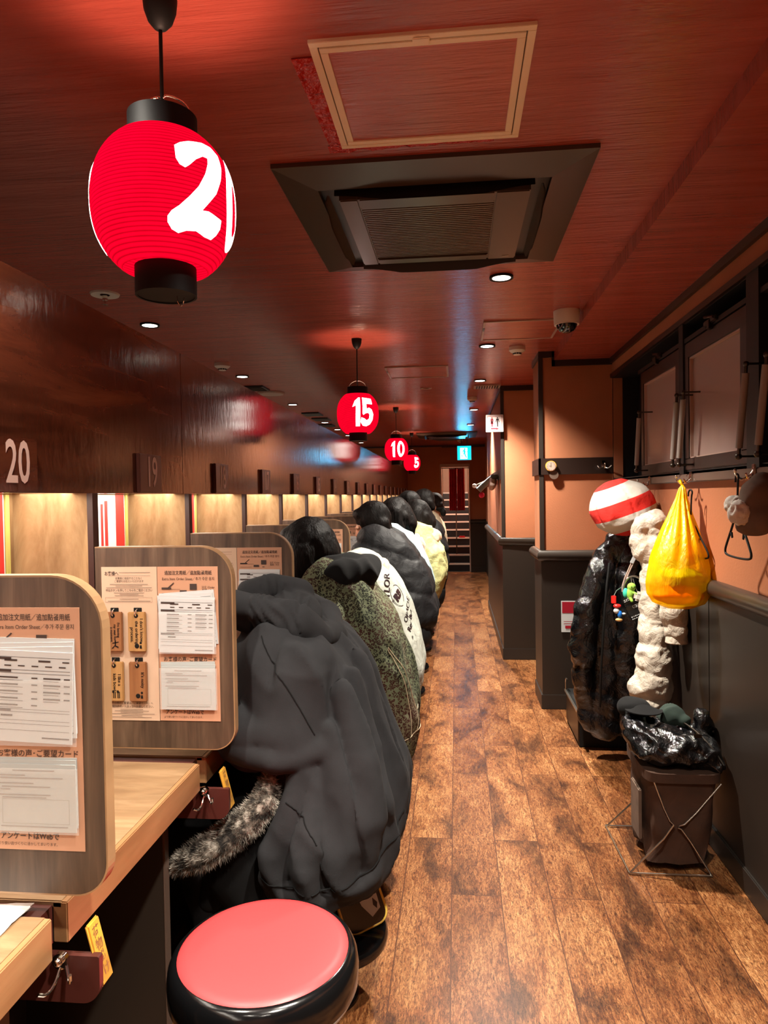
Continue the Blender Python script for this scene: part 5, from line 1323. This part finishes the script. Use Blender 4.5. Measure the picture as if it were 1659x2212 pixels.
# ------------------------------------------------------------------ right wall: hooks and hanging things
def hook(x, y, z, label, face=(-1, 0)):
    root = thing('wall_hook', label, 'hook', (x, y, z), 'chrome coat hooks')
    R_ = Matrix.Translation((x, y, z)) @ Matrix.Rotation(math.atan2(face[1], face[0])-PI, 4, 'Z')
    m = MB(); m.box((-.006, -.013, -.018), (.0, .013, .022), 0, .004, R_); m.build('back_plate', M['chrome'], root)
    m = MB()
    for s in (-1, 1): m.tube([R_ @ V(p) for p in ((-.004, 0, -.008), (-.016, s*.012, -.026), (-.034, s*.03, -.030), (-.046, s*.045, -.012))], .0036, 8, 0, 2)
    m.tube([R_ @ V(p) for p in ((-.004, 0, .0), (-.016, 0, -.02), (-.045, 0, -.034), (-.062, 0, -.016), (-.064, 0, -.002))], .0038, 8, 0, 2)
    m.ball(R_ @ V((-.064, 0, .0)), .0065, 12, 8); m.build('prong', M['chrome'], root, smooth=True)
    return root
HX = XW-.031
hook(HX, 3.86, 1.532, 'chrome hook behind the red and white plush hat'); hook(HX, 3.2, 1.536, 'chrome hook holding the yellow bag'); hook(HX, 2.545, 1.54, 'chrome hook with the empty wire hanger, nearest on the right')
hook(.985, 4.884, 1.665, 'chrome hook at the right end of the column band', (0, -1))
# plush cap, white with red patches (kept plain)
root = thing('plush_hat', 'large padded red and white plush hat hanging at the corner of the wall', 'hat', (.86, 3.82, 1.23))
C0 = V((.862, 3.80, 1.392)); TR = Euler((0, math.radians(-20), math.radians(-10))).to_matrix().to_4x4()
def dcap(c, n):
    p = TR.inverted() @ (c-C0); a = math.atan2(p.y, p.x); return n*(fold(c, 9, .006, (1, 1, 1), 2) - .008*math.exp(-(abs(math.sin(a*2.5))/.08)**2))
cap = blob([('e', tuple(C0), (.165, .15, .148)), ('c', tuple(C0+V((.10, .02, .02))), .07, tuple(C0+V((.150, .05, -.01))), .05)], .009, 3, dcap)
tp = NT('red and white plush'); tcs = tp.coord((1, 1, 1), rot=(0, math.radians(20), 0)); spx = tp.node('ShaderNodeSeparateXYZ'); tp.link(tcs, spx.inputs[0])
zz = tp.math('ADD', tp.math('MULTIPLY', spx.outputs[2], 3.2), -.02)
rp2 = tp.ramp(zz, [(0, (226, 44, 36)), (.10, (204, 198, 188)), (.36, (226, 44, 36)), (.60, (204, 198, 188)), (.86, (226, 44, 36))]); rp2.node.color_ramp.interpolation = 'CONSTANT'
tp.link(rp2, tp.b.inputs['Base Color']); tp.b.inputs['Roughness'].default_value = .9; tp.bump(tp.noise(tp.coord(), 18, 5), .5, .01)
o = cap.build('padded_crown', tp.m, root, smooth=True, angle=None)
m = MB(); m.tube([(.985, 3.84, 1.44), (1.0, 3.86, 1.49), (.985, 3.86, 1.515), (.97, 3.86, 1.49), (.97, 3.84, 1.42), (.955, 3.84, 1.30)], .005, 8, 0, 2); m.build('strap', M['plushwhite'], root, smooth=True)
# long black glossy down coat
root = thing('long_down_coat', 'long glossy black down coat hanging by the column, under the red and white cap', 'coat', (.82, 4.1, .25))
def dcoat(c, n):
    s = c.z+.30*(c.x-.8)+.25*(c.y-4.0)
    return n*(puff(s+.03*noise.noise(c*4), .12, .010)+fold(c, 7, .014, (1, 1, .5), 3)+fold(c, 18, .004, (1, 1, .6), 8))
E = [('p', [(.90, 3.95, 1.24), (.82, 3.98, 1.10), (.80, 4.0, .95), (.80, 4.02, .75), (.79, 4.03, .55), (.80, 4.02, .36), (.80, 4.0, .20)], [.05, .085, .11, .125, .125, .115, .09]),
     ('p', [(.86, 3.97, 1.2), (.76, 3.92, 1.02), (.685, 3.90, .86), (.665, 3.90, .70), (.685, 3.94, .50), (.70, 3.97, .34), (.72, 3.97, .19)], [.05, .065, .068, .066, .062, .055, .045]),
     ('p', [(.93, 3.95, 1.18), (.93, 3.9, 1.0), (.93, 3.92, .75), (.92, 3.98, .5), (.90, 4.0, .2)], [.05, .075, .085, .09, .07])]
blob(E, .0105, 4, dcoat).build('coat_shell', M['puffgloss'], root, smooth=True, angle=None)
m = MB(); m.tube([(.80, 3.83, 1.1), (.775, 3.80, .95), (.76, 3.80, .75), (.75, 3.83, .5), (.755, 3.88, .32)], .006, 8, 0, 2); m.build('zip_line', M['black'], root, smooth=True)
# low cabinet beneath
root = thing('low_cabinet', 'low black cabinet with a grey metal side standing under the black coat', 'cabinet', (.82, 4.37, 0))
m = MB(); m.box((.692, 4.16, 0), (1.02, 4.62, .22), 0, .004); m.build('carcass', M['black'], root)
m = MB(); m.box((.684, 4.16, .03), (.692, 4.6, .2), 0, .002); m.build('side_panel', M['darkmetal'], root)
m = MB(); m.box((.676, 4.13, .20), (.69, 4.63, .215), 0, .002).tube([(.682, 4.6, .2), (.682, 4.6, .29), (.682, 4.54, .30)], .004, 8, 0, 1); m.build('metal_edge', M['metal'], root)
# strap, wristlet, charms on the coat
root = thing('strap_pouch', 'black and white patterned phone pouch with a grey strap on the black coat', 'bag', (.84, 3.72, .8))
m = MB(); m.tube([(.945, 3.74, 1.25), (.90, 3.74, 1.13), (.845, 3.74, 1.0), (.845, 3.74, .96)], .0035, 8, 0, 1).tube([(.955, 3.735, 1.24), (.91, 3.735, 1.13), (.86, 3.735, 1.02), (.85, 3.735, .96)], .0035, 8, 0, 1); m.build('strap', M['greyframe'], root, smooth=True)
m = MB(); m.box((-.009, -.003, -.03), (.009, .003, .03), 0, .001, Matrix.Translation((.903, 3.732, 1.135)) @ Matrix.Rotation(.45, 4, 'Y')); m.build('strap_buckle', M['paper'], root)
m = MB(); m.tube([(.86, 3.73, .93), (.845, 3.73, .98), (.865, 3.73, 1.03), (.90, 3.73, 1.045), (.93, 3.73, 1.03)], .005, 8, 0, 2); m.build('cord_loop', M['metal'], root, smooth=True)
Tq = Matrix.Translation((.892, 3.715, .885)) @ Matrix.Rotation(-.42, 4, 'Y')
m = MB(); m.box((-.036, -.014, -.062), (.036, .014, .062), 0, .005, Tq); bd = m.build('pouch_body', M['blackgloss'], root)
m = MB(); m.box((-.037, -.0155, -.006), (.037, -.0135, .014), 0, 0, Tq).box((-.037, -.0155, .03), (.037, -.0135, .034), 0, 0, Tq); m.build('grey_band', M['darkmetal'], root)
m = MB(); A = Tq @ frame((0, -.0162, 0), (1, 0, 0), (0, 0, 1)); m.text('COFF', .022, A @ Matrix.Translation((.012, .004, 0)), 0, .0006, width=.034)
rr = []; rd = random.Random(9)
for zz in (-.055, -.044, .042, .05):
    x = -.032
    while x < .03: w_ = rd.uniform(.003, .009); rr.append((x, zz, x+w_, zz+rd.uniform(.004, .009))); x += w_+rd.uniform(.002, .005)
bars(m, rr, A, 0); m.build('white_print', M['paper'], root)
root = thing('plush_charm', 'small green plush charm with a teal back hanging beside the patterned pouch', 'charm', (0.863, 3.70, .93))
blob([('e', (0.883, 3.705, .990), (.022, .02, .021)), ('e', (0.873, 3.705, .955), (.018, .018, .028)), ('c', (0.883, 3.70, .965), .008, (0.903, 3.69, .955), .007), ('c', (0.871, 3.70, .94), .009, (0.880, 3.69, .92), .008)], .0035, 3).build('green_body', M['green'], root, smooth=True, angle=None)
m = MB(); m.ball((0.855, 3.712, .957), (.014, .016, .026), 20, 12).build('teal_back', M['teal'], root, smooth=True)
m = MB(); m.ball((0.894, 3.687, .992), .0028, 10, 6).ball((0.878, 3.685, .992), .0028, 10, 6).build('bead_eye', M['black'], root, smooth=True)
m = MB(); m.tube([(0.883, 3.705, 1.012), (0.883, 3.712, 1.03), (0.888, 3.73, 1.035)], .0016, 6).build('loop', M['metal'], root)
root = thing('earphone_case', 'small white rounded earphone case hanging right of the green charm', 'case', (0.913, 3.69, .93))
m = MB(); m.box((0.890, 3.675, .918), (0.940, 3.70, .968), 0, .012, Matrix.Translation((0.915, 3.69, .943)) @ Matrix.Rotation(.25, 4, 'Y') @ Matrix.Translation((-.915, -3.69, -.943))); m.build('case_body', M['white'], root, smooth=True)
m = MB(); m.box((0.890, 3.6745, .953), (0.940, 3.6755, .9545), 0, 0, Matrix.Translation((0.915, 3.69, .943)) @ Matrix.Rotation(.25, 4, 'Y') @ Matrix.Translation((-.915, -3.69, -.943))); m.build('lid_seam', M['darkmetal'], root)
m = MB(); m.tube([(0.908, 3.69, .965), (0.903, 3.70, .985), (0.893, 3.72, 1.03)], .0016, 6).build('loop', M['metal'], root)
root = thing('bead_charm', 'small red, white and blue plastic charm with a tan disc on a chain', 'charm', (.82, 3.70, .80))
for nm, mt, fn in (('red_block', 'redp', lambda m: m.box((.782, 3.70, .905), (.806, 3.712, .945), 0, .003)), ('red_bead', 'redp', lambda m: m.ball((.81, 3.70, .893), (.02, .014, .011), 16, 10)), ('white_bead', 'paper', lambda m: m.ball((.806, 3.70, .868), (.015, .013, .014), 16, 10)),
                   ('blue_bead', 'blue', lambda m: m.ball((.821, 3.70, .852), (.013, .012, .02), 16, 10)), ('side_bead', 'paper', lambda m: m.ball((.842, 3.70, .853), (.011, .008, .006), 12, 8)), ('tan_disc', 'tan', lambda m: m.ball((.818, 3.70, .822), (.018, .012, .009), 16, 10)),
                   ('chain', 'metal', lambda m: m.tube([(.795, 3.705, .945), (.81, 3.715, .97), (.845, 3.73, .99)], .0016, 6).tube([(.796, 3.7, .905), (.818, 3.7, .822)], .0014, 6))):
    fn(MB_ := MB()); MB_.build(nm, M[mt], root, smooth=True)
# cream down jacket
root = thing('cream_down_jacket', 'cream quilted down jacket hanging on the wall behind the yellow bag', 'jacket', (.94, 3.45, .42))
def dcr(c, n): return n*(puff(c.z+.03*noise.noise(c*6)+.12*(c.x-.93), .125, .014)+fold(c, 13, .006, (1, 1, 1), 3)+fold(c, 28, .003, (1, 1, 1), 8))
E = [('e', (.955, 3.56, 1.335), (.062, .07, .05)), ('p', [(.895, 3.55, 1.315), (.89, 3.56, 1.24), (.915, 3.54, 1.15)], [.035, .05, .05]), ('p', [(.96, 3.56, 1.27), (.965, 3.54, 1.12), (.955, 3.52, .98), (.945, 3.50, .86)], [.06, .07, .075, .072]),
     ('p', [(.935, 3.50, .86), (.935, 3.48, .78), (.925, 3.47, .68), (.92, 3.46, .58), (.905, 3.46, .50)], [.068, .066, .078, .086, .092]), ('p', [(.87, 3.46, .53), (.885, 3.46, .475), (.955, 3.46, .47)], [.07, .052, .052])]
blob(E, .009, 2, dcr).build('body_panel', M['puffcream'], root, smooth=True, angle=None)
E = [('p', [(.965, 3.36, 1.08), (.97, 3.34, 1.0), (.975, 3.32, .92), (.985, 3.31, .84)], [.05, .053, .055, .05])]
blob(E, .009, 2, dcr).build('sleeve', M['puffcream'], root, smooth=True, angle=None)
m = MB(); m.lathe([(.046, .0), (.05, .004), (.044, .05), (.036, .06)], 32, 0, Matrix.Translation((.985, 3.31, .785)) @ Matrix.Diagonal((1, .9, 1, 1)), False); m.build('cuff', M['puffcream'], root, smooth=True)
# yellow carrier bag
root = thing('carrier_bag', 'translucent yellow plastic carrier bag hanging from a wall hook', 'bag', (.93, 3.1, .98))
cx, cy = .925, 3.08; prof = [(.004, 1.50), (.014, 1.485), (.024, 1.44), (.048, 1.37), (.078, 1.30), (.108, 1.22), (.124, 1.15), (.130, 1.09), (.126, 1.04), (.105, 1.005), (.06, .985), (.01, .978)]
vs = []; fs = []; n = 96; PR = []
for i in range(len(prof)-1):
    for k in range(5): t = k/5; PR.append((prof[i][0]*(1-t)+prof[i+1][0]*t, prof[i][1]*(1-t)+prof[i+1][1]*t))
PR.append(prof[-1])
for j, (r, z) in enumerate(PR):
    top = max(0, min(1, (z-1.12)/.38)); ox = .05*top**1.2; oy = .10*top
    for k in range(n):
        a = 2*PI*k/n
        w_ = 1+top*.16*math.sin(a*11+3*noise.noise(V((a, z*3, 0))))*min(1, r/.02)+.05*noise.noise(V((math.cos(a)*2.2, math.sin(a)*2.2, z*9)))+.02*noise.noise(V((math.cos(a)*6, math.sin(a)*6, z*24)))
        vs.append((cx+ox+r*w_*math.cos(a)*.98, cy+oy+r*w_*math.sin(a)*.95, z))
for j in range(len(PR)-1):
    for k in range(n): k2 = (k+1) % n; fs.append((j*n+k, (j+1)*n+k, (j+1)*n+k2, j*n+k2))
m = MB(); m.add(vs, fs); m.build('bag_film', M['bag'], root, smooth=True, angle=None)
m = MB(); m.tube([(.975, 3.18, 1.495), (.968, 3.19, 1.515), (.972, 3.205, 1.52), (.98, 3.2, 1.50), (.976, 3.18, 1.49)], .006, 10, 0, 2); m.build('bag_handle', M['bag'], root, smooth=True)
def inside(nm, label, cat, E, mat, amp=.006):
    o = blob(E, .008, 3, lambda c, n_: n_*fold(c, 16, amp)).build(nm, mat, smooth=True, angle=None); tag(o, label, cat); return o
inside('fruit_pack', 'orange pack at the bottom of the yellow bag', 'pack', [('e', (.925, 3.08, 1.035), (.1, .09, .035)), ('e', (.94, 3.08, 1.06), (.07, .07, .03))], M['orangef'])
inside('green_pack', 'lime green wrapped pack above the orange one inside the yellow bag', 'pack', [('e', (.935, 3.06, 1.115), (.075, .07, .028)), ('e', (.90, 3.05, 1.12), (.04, .05, .02))], M['limef'], .012)
inside('red_orange_pack', 'flat orange packet upright in the upper part of the yellow bag', 'packet', [('e', (.965, 3.10, 1.20), (.045, .05, .05))], M['orangef'])
# wire hangers
def hanger(x, y, z, ang, sw, label):
    root = thing('wire_hanger', label, 'hanger', (x, y, z), 'black folding wire hangers')
    R_ = Matrix.Translation((x, y, z)) @ Matrix.Rotation(ang, 4, 'Z')
    q = lambda *a: R_ @ V(a)
    m = MB(); m.tube([q(.0, .016, .0), q(0, .014, .02), q(0, 0, .03), q(0, -.012, .018), q(0, -.004, .0), q(0, 0, -.09)], .0036, 8, 0, 2); m.build('hook_wire', M['black'], root, smooth=True)
    m = MB(); m.tube([q(0, 0, -.09), q(0, .05, -.16), q(0, .1*sw, -.225), q(0, .11*sw, -.245), q(0, .1*sw, -.258), q(0, 0, -.262), q(0, -.1*sw, -.258), q(0, -.11*sw, -.245), q(0, -.1*sw, -.225), q(0, -.05, -.16), q(0, 0, -.09)], .004, 8, 0, 2); m.build('frame_wire', M['black'], root, smooth=True)
    m = MB(); m.tube([q(0, .06, -.175), q(0, .045, -.20), q(0, .05, -.175)], .003, 8, 0, 1).tube([q(0, -.06, -.175), q(0, -.045, -.20), q(0, -.05, -.175)], .003, 8, 0, 1); m.build('notch', M['black'], root, smooth=True)
hanger(.962, 2.545, 1.50, .0, 1.05, 'black wire hanger on the nearest right hand hook')
hanger(.99, 3.12, 1.45, .35, 1.0, 'black wire hanger half hidden behind the yellow bag')
# taupe bag with white pompoms at the right frame edge
root = thing('pompom_hat', 'taupe earflap hat with white fluffy pompoms hanging at the right edge', 'hat', (.98, 2.37, 1.33))
blob([('p', [(.975, 2.385, 1.50), (.97, 2.38, 1.45), (.965, 2.40, 1.38)], [.03, .06, .065]), ('c', (.965, 2.44, 1.40), .04, (.965, 2.36, 1.38), .055)], .009, 4, lambda c, n: n*fold(c, 8, .006)).build('hat_shell', M['greytan'], root, smooth=True, angle=None)
blob([('e', (.915, 2.445, 1.425), (.03, .034, .028))], .006, 1, lambda c, n: n*fold(c, 60, .005)).build('pompom', M['plushwhite'], root, smooth=True, angle=None)
blob([('e', (.905, 2.375, 1.40), (.034, .036, .04))], .006, 1, lambda c, n: n*fold(c, 60, .005)).build('pompom', M['plushwhite'], root, smooth=True, angle=None)
# folding box stool with wire feet
root = thing('folding_basket', 'brown canvas basket on a crossed wire stand, standing by the right wall', 'basket', (.82, 2.95, 0))
def quadbag(z0, z1, c0, c1, nm, mat, wob=.01, open_top=False):
    vs = []; fs = []; n = 40; m_ = 16
    for j in range(m_+1):
        t = j/m_; z = z0+(z1-z0)*t
        for k in range(n):
            a = 2*PI*k/n; ca, sa = math.cos(a), math.sin(a); e = .32
            px_ = (abs(ca)**e)*(1 if ca > 0 else -1); py_ = (abs(sa)**e)*(1 if sa > 0 else -1)
            x0_, x1_, y0_, y1_ = [c0[i]*(1-t)+c1[i]*t for i in range(4)]
            g = wob*noise.noise(V((px_*2, py_*2, z*9)))*(1-t*.7)
            vs.append(((x0_+x1_)/2+(x1_-x0_)/2*px_+g, (y0_+y1_)/2+(y1_-y0_)/2*py_+g, z))
    for j in range(m_):
        for k in range(n): k2 = (k+1) % n; fs.append((j*n+k, j*n+k2, (j+1)*n+k2, (j+1)*n+k))
    fs.append(tuple(range(n-1, -1, -1)))
    if not open_top: fs.append(tuple(range(m_*n, m_*n+n)))
    m = MB(); m.add(vs, fs); return m.build(nm, mat, root, smooth=True, angle=50)
quadbag(.035, .375, (.735, .95, 2.80, 3.10), (.715, .985, 2.765, 3.12), 'canvas_bag', M['brownfabric'], .03)
quadbag(.365, .40, (.705, .995, 2.755, 3.13), (.705, .995, 2.755, 3.13), 'rim_cuff', M['brownfabric'], .004)
m = MB(); r_ = .0035
for (ya, yb) in ((2.775, 2.775), (3.17, 3.13)):
    m.tube([(.735, yb, .375), (.79, yb, .22), (.815, yb-.01*(1 if ya < 3 else -1), .195), (.645, ya, .006)], r_, 8, 0, 1).tube([(.985, yb, .36), (.86, yb, .205), (.82, yb, .19), (.845, yb, .18), (.95, ya, .006)], r_, 8, 0, 1)
m.tube([(.645, 2.775, .006), (.635, 3.17, .006), (.95, 3.17, .006), (.95, 2.775, .006), (.645, 2.775, .006)], r_, 8)
m.build('wire_stand', M['metal'], root, smooth=True)
m = MB(); m.box((.70, 2.85, .10), (.712, 2.98, .30), 0, .004, Matrix.Identity(4)); m.build('hanging_label', M['greytan'], root)
# clothes heaped on the basket
root = thing('down_jacket', 'crumpled glossy black down jacket heaped on the brown basket', 'jacket', (.85, 2.93, .40))
def dj(c, n): return n*(puff(c.x*.6+c.y*.3+c.z*.9+.03*noise.noise(c*5), .075, .012)+fold(c, 12, .012, (1, 1, 1), 3)+fold(c, 30, .004))
E = [('e', (.80, 2.90, .465), (.105, .13, .065)), ('e', (.92, 2.90, .45), (.09, .12, .06)), ('e', (.85, 3.03, .47), (.12, .09, .06)), ('p', [(.72, 3.0, .53), (.71, 2.92, .49), (.735, 2.84, .455)], [.04, .045, .04]), ('p', [(.99, 3.03, .46), (.985, 2.97, .53), (.975, 2.98, .58)], [.04, .032, .016]), ('p', [(.86, 2.82, .47), (.93, 2.84, .46), (.985, 2.80, .42)], [.05, .05, .03])]
blob(E, .008, 3, dj).build('jacket_shell', M['puffgloss'], root, smooth=True, angle=None)
m = MB(); m.tube([(.885, 3.0, .54), (.93, 2.9, .525), (.97, 2.81, .48), (.995, 2.775, .43)], .004, 8, 0, 2).box((.895, 2.80, .525), (.925, 2.805, .54), 0, .002); m.build('zip', M['darkmetal'], root, smooth=True)
root = thing('cap', 'black cloth cap with a curved peak on top of the glossy jacket', 'cap', (.75, 3.02, .52))
blob([('e', (.735, 3.05, .565), (.07, .075, .045))], .007, 3, lambda c, n: n*fold(c, 10, .005)).build('crown', M['blackcloth'], root, smooth=True, angle=None)
m = MB(); vs = []; fs = []
for h in (0, .004):
    for j in range(2):
        for i in range(13):
            a = PI*i/12; r = .04+.065*j*math.sin(a)**.5
            vs.append((.755+(.04+.035*j)*math.cos(PI-a)*1.0, 2.985-.075*j*math.sin(a), .575+.02*math.sin(a)-.035*j*math.sin(a)*.6+h))
for h in (0, 26):
    for i in range(12): q = (h+i, h+i+1, h+13+i+1, h+13+i); fs.append(q if h else q[::-1])
for i in range(12): fs.append((13+i, 13+i+1, 39+i+1, 39+i))
m.add(vs, fs); m.build('peak', M['blackcloth'], root, smooth=True)
o = blob([('e', (.875, 3.02, .545), (.055, .06, .04)), ('c', (.85, 3.0, .54), .03, (.91, 2.98, .535), .025)], .007, 3, lambda c, n: n*fold(c, 14, .008)).build('scarf', cloth('dark green knit', (40, 52, 46), .95), smooth=True, angle=None)
tag(o, 'folded dark green knit between the cap and the glossy jacket', 'scarf')
# things on hooks beyond, on the side of the far column
root = thing('hanging_cap', 'grey cap hanging on the dark band of the far column', 'cap', (.37, 7.0, 1.55))
blob([('e', (.36, 6.95, 1.60), (.035, .12, .075)), ('c', (.35, 6.86, 1.57), .03, (.345, 6.95, 1.54), .03)], .009, 3).build('crown', M['greyframe'], root, smooth=True, angle=None)
m = MB(); m.box((.33, 6.78, 1.62), (.405, 6.84, 1.66), 0, .01).build('peak', M['darkmetal'], root)
root = thing('folded_umbrella', 'pale blue and white folded umbrella sticking out from the far column band', 'umbrella', (.31, 7.6, 1.5))
m = MB(); m.tube([(.40, 7.5, 1.68), (.32, 7.5, 1.60), (.235, 7.5, 1.52)], [.012, .03, .034], 12, 0, 1); m.build('blue_cloth', M['puffblue'], root, smooth=True)
m = MB(); m.tube([(.41, 7.52, 1.66), (.20, 7.55, 1.57)], .006, 8).ball((.195, 7.55, 1.567), .024, 14, 10); m.build('white_handle', M['white'], root, smooth=True)
o = MB().ball((.268, 7.5, 1.468), .03, 16, 10).build('pink_pouch', simple('pink cloth', (214, 30, 84), .7), smooth=True); tag(o, 'small magenta ball hanging below the pale blue umbrella', 'ball')
EXPO = 0.65
# ------------------------------------------------------------------ camera and view
cam = bpy.data.cameras.new('camera'); co = bpy.data.objects.new('camera', cam); COL.objects.link(co)
cam.sensor_fit = 'VERTICAL'; cam.sensor_height = 36; cam.lens = 36*1530/2212; cam.clip_start = .02
co.matrix_world = Matrix.Translation((0, 0, 1.47)) @ Matrix.Rotation(.1016217, 4, 'Z') @ Matrix.Rotation(PI/2-.0218968, 4, 'X') @ Matrix.Rotation(-.016, 4, 'Z')
SC.camera = co
w = bpy.data.worlds.new('w'); SC.world = w; w.use_nodes = True
w.node_tree.nodes['Background'].inputs[0].default_value = (.02, .015, .012, 1); w.node_tree.nodes['Background'].inputs[1].default_value = 1
SC.view_settings.view_transform = 'Standard'; SC.view_settings.look = 'None'; SC.view_settings.gamma = 1; SC.view_settings.exposure = EXPO
try: SC.view_settings.use_curve_mapping = False
except Exception: pass
cy = SC.cycles
cy.use_denoising = True; cy.max_bounces = 6; cy.diffuse_bounces = 4; cy.glossy_bounces = 3; cy.transmission_bounces = 4; cy.transparent_max_bounces = 8
cy.caustics_reflective = False; cy.caustics_refractive = False; cy.sample_clamp_indirect = 6; cy.use_light_tree = True
